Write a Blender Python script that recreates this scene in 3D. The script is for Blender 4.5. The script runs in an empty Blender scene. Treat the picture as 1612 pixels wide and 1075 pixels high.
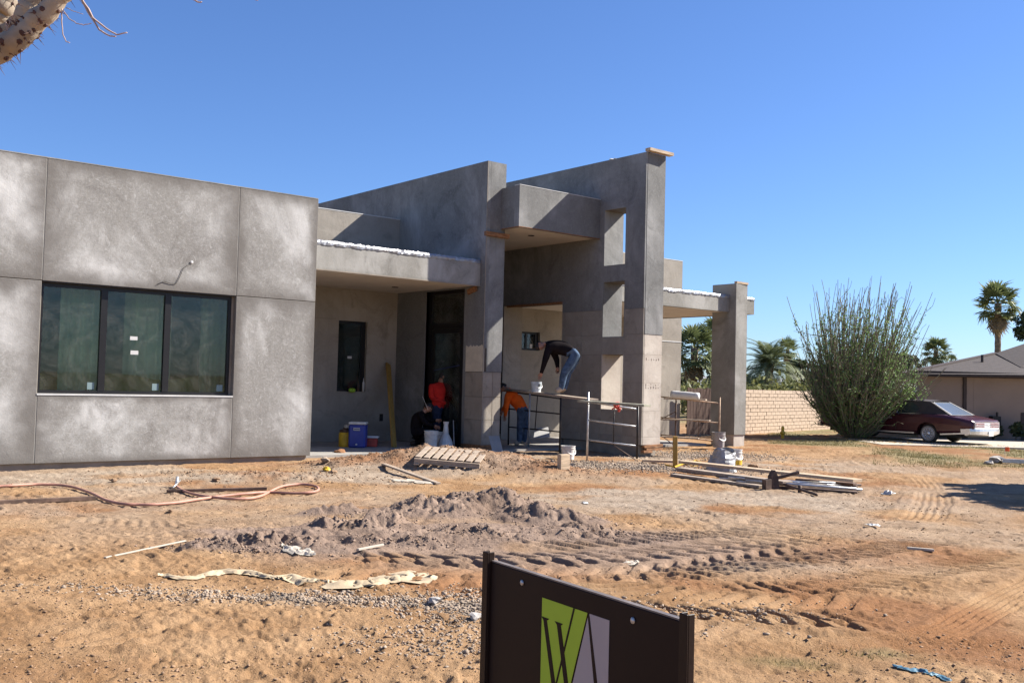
import bpy, bmesh, math, random
import numpy as np
from mathutils import Vector, Matrix

random.seed(7)
RNG = np.random.default_rng(11)
SC = bpy.context.scene
COL = SC.collection

# ------------------------------------------------------------------ camera
FPX, CX, CY = 1563.286, 806.0, 537.5
CAMZ = 1.6
YAW, PIT, ROL = 0.688938052, 0.041754821, 0.0251766705
def cam_axes():
    f = np.array([math.sin(YAW)*math.cos(PIT), math.cos(YAW)*math.cos(PIT), math.sin(PIT)])
    r = np.array([math.cos(YAW), -math.sin(YAW), 0.0]); u = np.cross(r, f)
    c, s = math.cos(ROL), math.sin(ROL)
    return f, c*r + s*u, -s*r + c*u
FW, RT, UP = cam_axes()
cd = bpy.data.cameras.new("camera"); cam = bpy.data.objects.new("camera", cd); COL.objects.link(cam)
cam.matrix_world = Matrix(((RT[0], UP[0], -FW[0], 0), (RT[1], UP[1], -FW[1], 0), (RT[2], UP[2], -FW[2], CAMZ), (0, 0, 0, 1)))
cd.sensor_width = 36.0; cd.lens = 36.0*FPX/1612.0
cd.clip_start = 0.05; cd.clip_end = 6000
SC.camera = cam

# ------------------------------------------------------------------ sky, sun, exposure
SUN = np.array([1.92, -0.82, 1.67]); SUN /= np.linalg.norm(SUN)     # towards the sun
EL = math.asin(SUN[2]); AZ = math.atan2(SUN[0], SUN[1])
W = bpy.data.worlds.new("World"); SC.world = W; W.use_nodes = True
nt = W.node_tree; bg = nt.nodes["Background"]
sky = nt.nodes.new("ShaderNodeTexSky"); sky.sky_type = 'NISHITA'; sky.sun_disc = False
sky.sun_elevation = EL; sky.sun_rotation = AZ
sky.altitude = 350; sky.air_density = 1.0; sky.dust_density = 0.3; sky.ozone_density = 5.0
wb = nt.nodes.new("ShaderNodeMix"); wb.data_type = 'RGBA'; wb.blend_type = 'MULTIPLY'; wb.inputs[0].default_value = 1.0
wb.inputs[7].default_value = (0.86, 1.02, 1.32, 1.0)          # camera white balance of the sky
nt.links.new(sky.outputs[0], wb.inputs[6]); nt.links.new(wb.outputs[2], bg.inputs[0]); bg.inputs[1].default_value = 0.05
sl = bpy.data.lights.new("sun", 'SUN'); so = bpy.data.objects.new("sun", sl); COL.objects.link(so)
sl.energy = 5.0; sl.angle = math.radians(0.53); sl.color = (1.0, 0.94, 0.85)
so.rotation_euler = Vector(SUN).to_track_quat('Z', 'Y').to_euler(); so.location = (30, -20, 40)
SC.view_settings.view_transform = 'Standard'; SC.view_settings.look = 'None'
SC.view_settings.gamma = 1.0; SC.view_settings.use_curve_mapping = False
SC.view_settings.exposure = 1.36

# ------------------------------------------------------------------ points measured from the place
def ray(x, y): return FW*FPX + RT*(x-CX) - UP*(y-CY)
CAMP = np.array([0, 0, CAMZ])
def G(x, y, z=0.0): v = ray(x, y); return CAMP + v*((z-CAMZ)/v[2])
def D(x, y, d): v = ray(x, y); return CAMP + v*(d/FPX)
def onY(x, y, Y): v = ray(x, y); return CAMP + v*(Y/v[1])
def onX(x, y, X): v = ray(x, y); return CAMP + v*(X/v[0])

# ------------------------------------------------------------------ materials
def new_mat(name):
    m = bpy.data.materials.new(name); m.use_nodes = True
    return m, m.node_tree, m.node_tree.nodes["Principled BSDF"]
def mixc(nt, fac, a, b, mode='MIX'):
    n = nt.nodes.new("ShaderNodeMix"); n.data_type = 'RGBA'; n.blend_type = mode
    for sock, v in ((n.inputs[0], fac), (n.inputs[6], a), (n.inputs[7], b)):
        if hasattr(v, 'is_output'): nt.links.new(v, sock)
        elif isinstance(v, (tuple, list)): sock.default_value = (*v[:3], 1)
        else: sock.default_value = v
    return n.outputs[2]
def noise(nt, scale, detail=5, rough=0.55, dist=0.0, coord=None):
    n = nt.nodes.new("ShaderNodeTexNoise"); n.inputs["Scale"].default_value = scale
    n.inputs["Detail"].default_value = detail; n.inputs["Roughness"].default_value = rough
    n.inputs["Distortion"].default_value = dist
    if coord is not None: nt.links.new(coord, n.inputs["Vector"])
    return n.outputs["Fac"]
def ramp(nt, fac, p0, p1):
    n = nt.nodes.new("ShaderNodeMapRange"); n.interpolation_type = 'SMOOTHSTEP'
    n.inputs[1].default_value = p0; n.inputs[2].default_value = p1
    nt.links.new(fac, n.inputs[0]); return n.outputs[0]
def math_n(nt, op, a, b=None):
    n = nt.nodes.new("ShaderNodeMath"); n.operation = op
    for i, v in enumerate((a, b)):
        if v is None: continue
        if hasattr(v, 'is_output'): nt.links.new(v, n.inputs[i])
        else: n.inputs[i].default_value = v
    return n.outputs[0]
def bump(nt, h, strength, dist, b):
    n = nt.nodes.new("ShaderNodeBump"); n.inputs["Strength"].default_value = strength
    n.inputs["Distance"].default_value = dist
    nt.links.new(h, n.inputs["Height"]); nt.links.new(n.outputs[0], b.inputs["Normal"])
def coord(nt, which='Object', scale=None):
    n = nt.nodes.new("ShaderNodeTexCoord"); o = n.outputs[which]
    if scale:
        m = nt.nodes.new("ShaderNodeMapping"); m.inputs["Scale"].default_value = scale
        nt.links.new(o, m.inputs[0]); o = m.outputs[0]
    return o
def simple(name, c, rough=0.6, metal=0.0, var=0.25, scale=6.0, bmp=0.15, spec=0.4, stretch=None, c2=None):
    m, t, b = new_mat(name); co = coord(t, 'Object', stretch)
    f = ramp(t, noise(t, scale, 6, 0.6, 0.2, co), 0.3, 0.7)
    dk = c2 if c2 else tuple(x*(1-var) for x in c)
    lt = c if c2 else tuple(min(1, x*(1+var*0.6)) for x in c)
    t.links.new(mixc(t, f, dk, lt), b.inputs["Base Color"])
    b.inputs["Roughness"].default_value = rough; b.inputs["Metallic"].default_value = metal
    b.inputs["Specular IOR Level"].default_value = spec
    if bmp: bump(t, noise(t, scale*6, 4, 0.6, 0, co), bmp, 0.01, b)
    return m
def stucco(name, dark, mid, light, lo=0.36, hi=0.66, edge=0.0, scale=0.75, streak=0.25):
    m, t, b = new_mat(name); co = coord(t)
    oi = t.nodes.new("ShaderNodeObjectInfo")
    ad = t.nodes.new("ShaderNodeVectorMath"); ad.operation = 'MULTIPLY_ADD'
    cmb = t.nodes.new("ShaderNodeCombineXYZ")
    for i in range(3): t.links.new(oi.outputs["Random"], cmb.inputs[i])
    t.links.new(cmb.outputs[0], ad.inputs[0]); ad.inputs[1].default_value = (37, 23, 51); t.links.new(co, ad.inputs[2])
    c = ad.outputs[0]
    cloud = ramp(t, noise(t, scale, 7, 0.62, 0.6, c), lo, hi)
    c1 = mixc(t, cloud, mid, light)
    patch = ramp(t, noise(t, scale*1.9, 8, 0.7, 1.2, c), 0.5, 0.72)
    c1 = mixc(t, math_n(t, 'MULTIPLY', patch, 0.75), c1, dark)
    mp = t.nodes.new("ShaderNodeMapping"); mp.inputs["Scale"].default_value = (2.2, 2.2, 0.35); t.links.new(c, mp.inputs[0])
    st = ramp(t, noise(t, 2.2, 6, 0.7, 0.4, mp.outputs[0]), 0.45, 0.75)
    c1 = mixc(t, math_n(t, 'MULTIPLY', st, streak), c1, dark)
    fine = noise(t, 22, 6, 0.75, 0.8, c)
    c1 = mixc(t, math_n(t, 'MULTIPLY', ramp(t, fine, 0.35, 0.7), 0.22), c1, light)
    sw = noise(t, 5.5, 7, 0.72, 3.2, c)
    c1 = mixc(t, math_n(t, 'MULTIPLY', ramp(t, sw, 0.52, 0.66), 0.32), c1, light)
    c1 = mixc(t, math_n(t, 'MULTIPLY', ramp(t, noise(t, 11, 7, 0.75, 2.0, c), 0.56, 0.70), 0.38), c1, dark)
    if edge:
        g = t.nodes.new("ShaderNodeSeparateXYZ"); t.links.new(coord(t, 'Generated'), g.inputs[0])
        def e(o): return math_n(t, 'MINIMUM', o, math_n(t, 'SUBTRACT', 1.0, o))
        mn = math_n(t, 'MINIMUM', e(g.outputs[0]), e(g.outputs[2]))
        ed = math_n(t, 'ADD', mn, math_n(t, 'MULTIPLY', noise(t, 1.6, 5, 0.6, 0.3, c), 0.22))
        ed = math_n(t, 'SUBTRACT', 1.0, ramp(t, ed, 0.10, 0.27))
        c1 = mixc(t, math_n(t, 'MULTIPLY', ed, edge), c1, dark)
    t.links.new(c1, b.inputs["Base Color"]); b.inputs["Roughness"].default_value = 0.86
    b.inputs["Specular IOR Level"].default_value = 0.25
    hgt = math_n(t, 'ADD', noise(t, 3.0, 6, 0.6, 0.5, c), math_n(t, 'MULTIPLY', noise(t, 45, 3, 0.6, 0, c), 0.25))
    bump(t, hgt, 0.30, 0.03, b)
    return m
M = {}
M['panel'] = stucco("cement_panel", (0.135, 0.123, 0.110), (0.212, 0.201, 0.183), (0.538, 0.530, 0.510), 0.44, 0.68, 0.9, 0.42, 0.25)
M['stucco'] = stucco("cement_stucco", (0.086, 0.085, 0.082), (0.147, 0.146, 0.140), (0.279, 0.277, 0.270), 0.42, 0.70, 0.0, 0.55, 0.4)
M['fascia'] = stucco("cement_fascia", (0.135, 0.128, 0.112), (0.215, 0.205, 0.182), (0.36, 0.35, 0.325), 0.42, 0.68, 0.3, 0.6, 0.25)
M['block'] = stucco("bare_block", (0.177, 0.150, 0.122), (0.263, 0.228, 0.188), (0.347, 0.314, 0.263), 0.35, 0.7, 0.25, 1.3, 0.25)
M['block_pale_lit'] = stucco("pale_sunlit_block", (0.308, 0.262, 0.219), (0.410, 0.356, 0.303), (0.513, 0.461, 0.396), 0.35, 0.7, 0.2, 1.3, 0.2)  # paler copy of the bare block, sunlight put into its colour; also the pale plinth
M['core'] = simple("mortar_core", (0.112, 0.095, 0.081), 0.9)
M['cream'] = simple("cream_coat", (0.507, 0.447, 0.348), 0.85, var=0.12)
M['soffit'] = simple("soffit_board", (0.554, 0.496, 0.428), 0.85, var=0.08, scale=1.5, bmp=0.05)
M['backwall'] = stucco("porch_wall_stucco", (0.175, 0.153, 0.129), (0.258, 0.229, 0.190), (0.350, 0.315, 0.267), 0.36, 0.7, 0.2, 0.8, 0.25)
M['slab'] = simple("concrete_slab", (0.294, 0.280, 0.259), 0.85, var=0.25, scale=2)
M['stem'] = simple("foundation_concrete", (0.262, 0.225, 0.183), 0.9, var=0.25, scale=2)
M['white'] = simple("white_trim", (0.518, 0.511, 0.497), 0.6, var=0.08)
M['foil'] = simple("silver_foil", (0.30, 0.30, 0.315), 0.38, 0.6, var=0.15, scale=14, bmp=0.5)
M['frame'] = simple("dark_bronze_frame", (0.008, 0.007, 0.007), 0.4, var=0.2)
M['rough_wood'] = simple("weathered_orange_wood", (0.252, 0.119, 0.052), 0.85, var=0.5, scale=5, stretch=(1, 6, 6))
M['lumber'] = simple("pale_lumber", (0.473, 0.355, 0.237), 0.8, var=0.3, scale=4, stretch=(1, 9, 9))
M['oldlumber'] = simple("grey_lumber", (0.333, 0.263, 0.201), 0.85, var=0.4, scale=4, stretch=(1, 9, 9))
M['yellow_wood'] = simple("yellow_stake_wood", (0.364, 0.217, 0.049), 0.75, var=0.2, scale=4, stretch=(9, 9, 1))
M['galv'] = simple("galvanised_tube", (0.50, 0.50, 0.50), 0.4, 0.6, var=0.3, scale=10)
M['dark_steel'] = simple("dark_painted_steel", (0.022, 0.018, 0.017), 0.5, 0.2, var=0.4, scale=9)
M['rust'] = simple("rusty_tube", (0.40, 0.27, 0.18), 0.7, 0.1, var=0.5, scale=7)
M['rust_dark'] = simple("dark_rusty_tube", (0.12, 0.075, 0.055), 0.75, 0.1, var=0.5, scale=7)
M['plastic_white'] = simple("dirty_white_plastic", (0.588, 0.571, 0.538), 0.45, var=0.18, scale=4)
M['plastic_grey'] = simple("grey_plastic_bag", (0.293, 0.293, 0.296), 0.35, var=0.35, scale=6, bmp=0.6)
M['board'] = simple("grey_cement_board", (0.280, 0.266, 0.252), 0.85, var=0.15, scale=3)
M['cooler'] = simple("blue_cooler_plastic", (0.02, 0.04, 0.26), 0.4, var=0.1)
M['yellow'] = simple("yellow_plastic", (0.60, 0.38, 0.03), 0.5, var=0.25)
M['red'] = simple("red_plastic", (0.45, 0.06, 0.04), 0.5, var=0.2)
M['green'] = simple("lime_green_plastic", (0.30, 0.50, 0.04), 0.45, var=0.15)
M['orange'] = simple("orange_flag_cloth", (0.85, 0.13, 0.03), 0.7, var=0.1)
M['hose'] = simple("faded_red_hose", (0.416, 0.212, 0.153), 0.6, var=0.18, scale=9)
M['black'] = simple("black_rubber", (0.02, 0.02, 0.02), 0.6, var=0.3)
M['clod'] = simple("dirt_clod", (0.259, 0.164, 0.098), 0.95, var=0.35, scale=9, bmp=0.4)
M['gravel'] = simple("gravel_stone", (0.294, 0.228, 0.169), 0.9, var=0.45, scale=2.5, bmp=0.3)
M['cloth'] = simple("dusty_plastic_sheeting", (0.416, 0.326, 0.212), 0.7, var=0.2, scale=5, bmp=0.4)
M['lime'] = simple("white_lime_powder", (0.403, 0.356, 0.294), 0.95, var=0.12, scale=6)
M['blue_tarp'] = simple("blue_tarp", (0.072, 0.168, 0.231), 0.5, var=0.3, scale=8)
M['redcloth'] = simple("red_rag_cloth", (0.48, 0.07, 0.06), 0.85, var=0.3)
M['brick'] = simple("tan_slump_brick", (0.422, 0.324, 0.244), 0.9, var=0.16, scale=3, bmp=0.3)
M['mortar'] = simple("dark_mortar", (0.189, 0.133, 0.095), 0.95, var=0.2)
M['fence'] = simple("dark_fence_board", (0.10, 0.06, 0.045), 0.85, var=0.35, scale=4, stretch=(9, 9, 1))
M['bark'] = simple("palm_bark", (0.22, 0.16, 0.11), 0.95, var=0.4, scale=5, bmp=0.6)
M['limb'] = simple("pale_thorny_bark", (0.350, 0.287, 0.217), 0.85, var=0.30, scale=5, bmp=0.35)
M['thorn'] = simple("dark_thorn", (0.10, 0.05, 0.04), 0.8, var=0.3)
M['twig'] = simple("dry_twig", (0.42, 0.31, 0.26), 0.85, var=0.3)
def leafmat(name, a, b_, tr=0.25, scale=0.8):
    m, t, b = new_mat(name); co = coord(t)
    f = ramp(t, noise(t, scale, 4, 0.6, 0.2, co), 0.35, 0.65)
    c = mixc(t, f, a, b_); t.links.new(c, b.inputs["Base Color"])
    b.inputs["Roughness"].default_value = 0.55; b.inputs["Specular IOR Level"].default_value = 0.3
    tn = t.nodes.new("ShaderNodeBsdfTranslucent"); t.links.new(c, tn.inputs[0])
    mx = t.nodes.new("ShaderNodeMixShader"); mx.inputs[0].default_value = tr
    t.links.new(b.outputs[0], mx.inputs[1]); t.links.new(tn.outputs[0], mx.inputs[2])
    t.links.new(mx.outputs[0], t.nodes["Material Output"].inputs[0]); return m
M['palm'] = leafmat("palm_frond", (0.081, 0.103, 0.040), (0.201, 0.227, 0.092))
M['datepalm'] = leafmat("date_palm_frond", (0.089, 0.113, 0.049), (0.193, 0.220, 0.106))
M['deadfrond'] = leafmat("dead_frond", (0.224, 0.155, 0.088), (0.364, 0.270, 0.162))
M['leaf_dark'] = leafmat("dark_leaf", (0.031, 0.047, 0.022), (0.084, 0.108, 0.047))
M['leaf_mid'] = leafmat("mid_leaf", (0.113, 0.124, 0.043), (0.241, 0.242, 0.085))
M['leaf_grey'] = leafmat("grey_green_leaf", (0.167, 0.183, 0.106), (0.297, 0.304, 0.179))
M['ocotillo_leaf'] = leafmat("shrub_leaf", (0.124, 0.216, 0.066), (0.247, 0.374, 0.113), 0.3, 1.5)
M['ocotillo_stem'] = simple("shrub_stem", (0.19, 0.165, 0.11), 0.85, var=0.35, scale=4, bmp=0.2)
M['grass'] = leafmat("grass_blade", (0.123, 0.115, 0.040), (0.247, 0.180, 0.088), 0.3, 2.0)
M['hstucco'] = simple("tan_house_stucco", (0.271, 0.200, 0.160), 0.9, var=0.08, scale=1.2, bmp=0.25)
M['hroof'] = simple("brown_shingle", (0.043, 0.032, 0.029), 0.9, var=0.35, scale=7, bmp=0.5, stretch=(1, 1, 3))
M['htrim'] = simple("dark_brown_trim", (0.05, 0.032, 0.027), 0.7, var=0.2)
M['drive'] = simple("driveway_concrete", (0.420, 0.364, 0.294), 0.9, var=0.1, scale=1.5)
M['paint'] = simple("maroon_car_paint", (0.060, 0.012, 0.018), 0.25, 0.2, var=0.1, bmp=0, spec=0.6)
M['vinyl'] = simple("dark_vinyl_roof", (0.045, 0.035, 0.032), 0.55, var=0.2)
M['chrome'] = simple("dull_chrome", (0.72, 0.70, 0.68), 0.38, 0.85, var=0.1, bmp=0.05)
M['tyre'] = simple("dusty_tyre", (0.05, 0.045, 0.04), 0.85, var=0.3)
M['whitewall'] = simple("dusty_whitewall", (0.322, 0.280, 0.245), 0.75, var=0.12)
M['tail'] = simple("tail_light_red", (0.22, 0.02, 0.02), 0.3, var=0.1)
M['plate'] = simple("licence_plate", (0.62, 0.60, 0.58), 0.5, var=0.05)
M['carglass'] = simple("car_glass", (0.03, 0.04, 0.04), 0.06, 0.0, var=0.1, bmp=0, spec=0.8)
M['signpost'] = simple("brown_sign_post", (0.026, 0.016, 0.012), 0.45, var=0.12, spec=0.14)
M['signface'] = simple("dark_brown_sign_panel", (0.017, 0.009, 0.007), 0.55, var=0.08, bmp=0.03, spec=0.14)
M['signgreen'] = simple("lime_green_vinyl", (0.33, 0.50, 0.025), 0.45, var=0.04, bmp=0.02)
M['signgrey'] = simple("grey_vinyl", (0.36, 0.32, 0.32), 0.45, var=0.04, bmp=0.02)
M['skin'] = simple("skin", (0.33, 0.17, 0.11), 0.55, var=0.1)
M['hair'] = simple("black_hair", (0.012, 0.010, 0.010), 0.6, var=0.2)
M['blackcloth'] = simple("black_cotton", (0.013, 0.010, 0.011), 0.9, var=0.25, spec=0.05)
M['jeans'] = simple("faded_blue_denim", (0.072, 0.106, 0.162), 0.9, var=0.45, scale=9, spec=0.05)
M['darkjeans'] = simple("dark_blue_denim", (0.03, 0.04, 0.075), 0.9, var=0.3, scale=9, spec=0.05)
M['orangecloth'] = simple("orange_work_shirt", (0.75, 0.13, 0.02), 0.85, var=0.15, spec=0.05)
M['redshirt'] = simple("red_work_shirt", (0.55, 0.028, 0.022), 0.85, var=0.15, spec=0.05)
M['boot'] = simple("tan_boot", (0.36, 0.29, 0.22), 0.8, var=0.25)
M['darkboot'] = simple("dark_boot", (0.05, 0.035, 0.03), 0.8, var=0.25)
def glass(name, tint, rough=0.03, refl=1.45):
    m, t, b = new_mat(name)
    t.nodes.remove(b)
    tr = t.nodes.new("ShaderNodeBsdfTransparent"); tr.inputs[0].default_value = (*tint, 1)
    gl = t.nodes.new("ShaderNodeBsdfGlossy"); gl.inputs["Roughness"].default_value = rough
    fr = t.nodes.new("ShaderNodeFresnel"); fr.inputs[0].default_value = refl
    mx = t.nodes.new("ShaderNodeMixShader")
    t.links.new(fr.outputs[0], mx.inputs[0]); t.links.new(tr.outputs[0], mx.inputs[1]); t.links.new(gl.outputs[0], mx.inputs[2])
    df = t.nodes.new("ShaderNodeBsdfDiffuse"); df.inputs[0].default_value = (0.42, 0.40, 0.36, 1)     # dust and smears on the pane
    co = coord(t, 'Object'); du = math_n(t, 'ADD', math_n(t, 'MULTIPLY', ramp(t, noise(t, 1.6, 7, 0.7, 1.5, co), 0.35, 0.75), 0.10), math_n(t, 'MULTIPLY', ramp(t, noise(t, 7, 6, 0.7, 2.5, co), 0.5, 0.72), 0.05))
    m2 = t.nodes.new("ShaderNodeMixShader"); t.links.new(du, m2.inputs[0]); t.links.new(mx.outputs[0], m2.inputs[1]); t.links.new(df.outputs[0], m2.inputs[2])
    t.links.new(m2.outputs[0], t.nodes["Material Output"].inputs[0]); return m
M['glass'] = glass("tinted_window_glass", (0.74, 0.80, 0.70), 0.02, 1.5)
M['doorglass'] = glass("dark_door_glass", (0.76, 0.82, 0.79), 0.03, 1.6)
M['interior'] = simple("bare_interior_board", (0.520, 0.598, 0.546), 0.9, var=0.35, scale=1.2)
M['film'] = simple("hanging_plastic_film", (0.743, 0.858, 0.792), 0.4, var=0.25, scale=2)

# ------------------------------------------------------------------ mesh helpers
class MB:
    """collects geometry in world (or local) coordinates"""
    def __init__(self): self.v = []; self.f = []; self.mi = []; self.cur = 0
    def quadverts(self, vs, fs):
        o = len(self.v); self.v += [tuple(map(float, p)) for p in vs]
        for f in fs: self.f.append(tuple(i+o for i in f)); self.mi.append(self.cur)
        return self
    def box(self, x0, x1, y0, y1, z0, z1):
        vs = [(x0,y0,z0),(x1,y0,z0),(x1,y1,z0),(x0,y1,z0),(x0,y0,z1),(x1,y0,z1),(x1,y1,z1),(x0,y1,z1)]
        return self.quadverts(vs, [(0,3,2,1),(4,5,6,7),(0,1,5,4),(1,2,6,5),(2,3,7,6),(3,0,4,7)])
    def obox(self, c, ax, ay, az, hx, hy, hz):
        c = np.array(c); ax, ay, az = [np.array(a, float)/np.linalg.norm(a) for a in (ax, ay, az)]
        vs = [c + ax*sx*hx + ay*sy*hy + az*sz*hz for sz in (-1, 1) for sx, sy in ((-1,-1),(1,-1),(1,1),(-1,1))]
        return self.quadverts(vs, [(0,3,2,1),(4,5,6,7),(0,1,5,4),(1,2,6,5),(2,3,7,6),(3,0,4,7)])
    def bar(self, p0, p1, w, h, upv=(0,0,1)):
        p0, p1 = np.array(p0, float), np.array(p1, float); d = p1-p0; L = np.linalg.norm(d); d /= L
        s = np.cross(d, upv); s /= np.linalg.norm(s); u = np.cross(s, d)
        return self.obox((p0+p1)/2, d, s, u, L/2, w/2, h/2)
    def prism(self, poly, ext):
        """poly: list of 3d points (planar), ext: extrusion vector"""
        n = len(poly); e = np.array(ext, float)
        vs = [np.array(p, float) for p in poly] + [np.array(p, float)+e for p in poly]
        fs = [tuple(range(n))[::-1], tuple(range(n, 2*n))] + [(i, (i+1) % n, n+(i+1) % n, n+i) for i in range(n)]
        return self.quadverts(vs, fs)
    def tube(self, pts, r, n=8, cap=True):
        pts = [np.array(p, float) for p in pts]; k = len(pts)
        rs = r if hasattr(r, '__len__') else [r]*k
        t0 = pts[1]-pts[0]; a = np.array([0,0,1.0]) if abs(t0[2]) < 0.9*np.linalg.norm(t0) else np.array([1.0,0,0])
        vs = []; u = None
        for i in range(k):
            t = pts[min(i+1, k-1)] - pts[max(i-1, 0)]; t = t/(np.linalg.norm(t)+1e-9)
            if u is None: u = np.cross(t, a)
            u = u - t*np.dot(u, t); u /= np.linalg.norm(u)+1e-9; w = np.cross(t, u)
            for j in range(n):
                q = 2*math.pi*j/n; vs.append(pts[i] + rs[i]*(u*math.cos(q) + w*math.sin(q)))
        fs = [(i*n+j, i*n+(j+1) % n, (i+1)*n+(j+1) % n, (i+1)*n+j) for i in range(k-1) for j in range(n)]
        if cap: fs += [tuple(range(n))[::-1], tuple(range((k-1)*n, k*n))]
        return self.quadverts(vs, fs)
    def lathe(self, c, prof, n=20, axis=(0,0,1)):
        c = np.array(c, float); az = np.array(axis, float); az /= np.linalg.norm(az)
        a = np.array([1.0,0,0]) if abs(az[0]) < 0.8 else np.array([0,1.0,0])
        u = np.cross(az, a); u /= np.linalg.norm(u); w = np.cross(az, u); vs = []
        for (r, h) in prof:
            for j in range(n):
                q = 2*math.pi*j/n; vs.append(c + az*h + max(r, 1e-4)*(u*math.cos(q) + w*math.sin(q)))
        k = len(prof)
        fs = [(i*n+j, i*n+(j+1) % n, (i+1)*n+(j+1) % n, (i+1)*n+j) for i in range(k-1) for j in range(n)]
        fs += [tuple(range(n))[::-1], tuple(range((k-1)*n, k*n))]
        return self.quadverts(vs, fs)
    def grid(self, P):
        """P: array (a,b,3)"""
        a, b = P.shape[:2]
        return self.quadverts(P.reshape(-1, 3), [(i*b+j, i*b+j+1, (i+1)*b+j+1, (i+1)*b+j) for i in range(a-1) for j in range(b-1)])
WORLDLOC = {}
def wl(o): return WORLDLOC.get(o.name, np.zeros(3)) if o is not None else np.zeros(3)
def tag(o, label=None, cat=None, group=None, kind=None):
    if label: o['label'] = label
    if cat: o['category'] = cat
    if group: o['group'] = group
    if kind: o['kind'] = kind
    return o
def thing(name, label, cat, loc=(0,0,0), rot=None, group=None):
    o = bpy.data.objects.new(name, None); COL.objects.link(o); o.location = tuple(loc)
    if rot is not None: o.rotation_euler = rot
    o.empty_display_size = 0.2
    WORLDLOC[o.name] = np.array(loc, float); return tag(o, label, cat, group)
def obj(name, mb, mats, parent=None, local=False, bevel=0.0, smooth=False, kind=None, merge=False, label=None):
    v = np.array(mb.v, float)
    lo, hi = v.min(0), v.max(0); c = np.array([(lo[0]+hi[0])/2, (lo[1]+hi[1])/2, lo[2]])
    me = bpy.data.meshes.new(name); me.from_pydata((v-c).tolist(), [], mb.f)
    mats = mats if isinstance(mats, (list, tuple)) else [mats]
    for m in mats: me.materials.append(m)
    if len(mats) > 1: me.polygons.foreach_set('material_index', mb.mi)
    if merge or bevel:
        bm = bmesh.new(); bm.from_mesh(me)
        if merge: bmesh.ops.remove_doubles(bm, verts=bm.verts, dist=1e-4)
        bmesh.ops.recalc_face_normals(bm, faces=bm.faces)
        if bevel: bmesh.ops.bevel(bm, geom=list(bm.edges), offset=bevel, segments=1, affect='EDGES', clamp_overlap=True)
        bm.to_mesh(me); bm.free()
    if smooth: me.polygons.foreach_set('use_smooth', [True]*len(me.polygons))
    me.update()
    o = bpy.data.objects.new(name, me); COL.objects.link(o)
    if parent is not None:
        o.parent = parent
        o.location = tuple(c if local else c - wl(parent))
    else: o.location = tuple(c)
    WORLDLOC[o.name] = c if not local else np.zeros(3)
    if kind: o['kind'] = kind
    if label: o['label'] = label
    return o
def copyto(o, parent, loc, rot=None, scale=None):
    c = o.copy(); COL.objects.link(c); c.parent = parent; c.location = tuple(loc)
    if rot is not None: c.rotation_euler = rot
    if scale is not None: c.scale = scale
    return c
def copy_tree(o, parent=None):
    c = o.copy(); COL.objects.link(c); c.parent = parent
    for ch in list(o.children): copy_tree(ch, c)
    return c
def np_mesh(name, verts, faces, mats, smooth=False):
    me = bpy.data.meshes.new(name); verts = np.asarray(verts, np.float32); faces = np.asarray(faces, np.int32)
    nf, k = faces.shape
    me.vertices.add(len(verts)); me.vertices.foreach_set('co', verts.ravel())
    me.loops.add(nf*k); me.loops.foreach_set('vertex_index', faces.ravel())
    me.polygons.add(nf); me.polygons.foreach_set('loop_start', np.arange(nf, dtype=np.int32)*k)
    me.update(calc_edges=True)
    for m in (mats if isinstance(mats, (list, tuple)) else [mats]): me.materials.append(m)
    if smooth: me.polygons.foreach_set('use_smooth', np.ones(nf, bool))
    me.validate(); return me
def np_obj(name, verts, faces, mats, parent=None, loc=(0,0,0), kind=None, smooth=False):
    me = np_mesh(name, verts, faces, mats, smooth)
    o = bpy.data.objects.new(name, me); COL.objects.link(o); o.location = tuple(loc)
    if parent is not None: o.parent = parent
    if kind: o['kind'] = kind
    return o
def slab(ax, us, vs, solid, w0, w1):
    """wall in the plane of u and v, thickness along the third axis; solid(u,v) decides each cell; outer faces only.
    ax 'X': normal along X, u = Y, v = Z.  ax 'Y': normal along Y, u = X, v = Z"""
    mb = MB()
    def P(u, v, w): return (w, u, v) if ax == 'X' else (u, w, v)
    nu, nv = len(us)-1, len(vs)-1
    S = lambda i, j: 0 <= i < nu and 0 <= j < nv and solid((us[i]+us[i+1])/2, (vs[j]+vs[j+1])/2)
    for i in range(nu):
        for j in range(nv):
            if not S(i, j): continue
            a, b, c, d = us[i], us[i+1], vs[j], vs[j+1]
            mb.quadverts([P(a,c,w0),P(b,c,w0),P(b,d,w0),P(a,d,w0)], [(0,1,2,3)])
            mb.quadverts([P(a,c,w1),P(a,d,w1),P(b,d,w1),P(b,c,w1)], [(0,1,2,3)])
            if not S(i-1, j): mb.quadverts([P(a,c,w0),P(a,d,w0),P(a,d,w1),P(a,c,w1)], [(0,1,2,3)])
            if not S(i+1, j): mb.quadverts([P(b,c,w0),P(b,c,w1),P(b,d,w1),P(b,d,w0)], [(0,1,2,3)])
            if not S(i, j-1): mb.quadverts([P(a,c,w0),P(a,c,w1),P(b,c,w1),P(b,c,w0)], [(0,1,2,3)])
            if not S(i, j+1): mb.quadverts([P(a,d,w0),P(b,d,w0),P(b,d,w1),P(a,d,w1)], [(0,1,2,3)])
    return mb
def inside(u, v, r): return r[0] < u < r[1] and r[2] < v < r[3]

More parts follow.
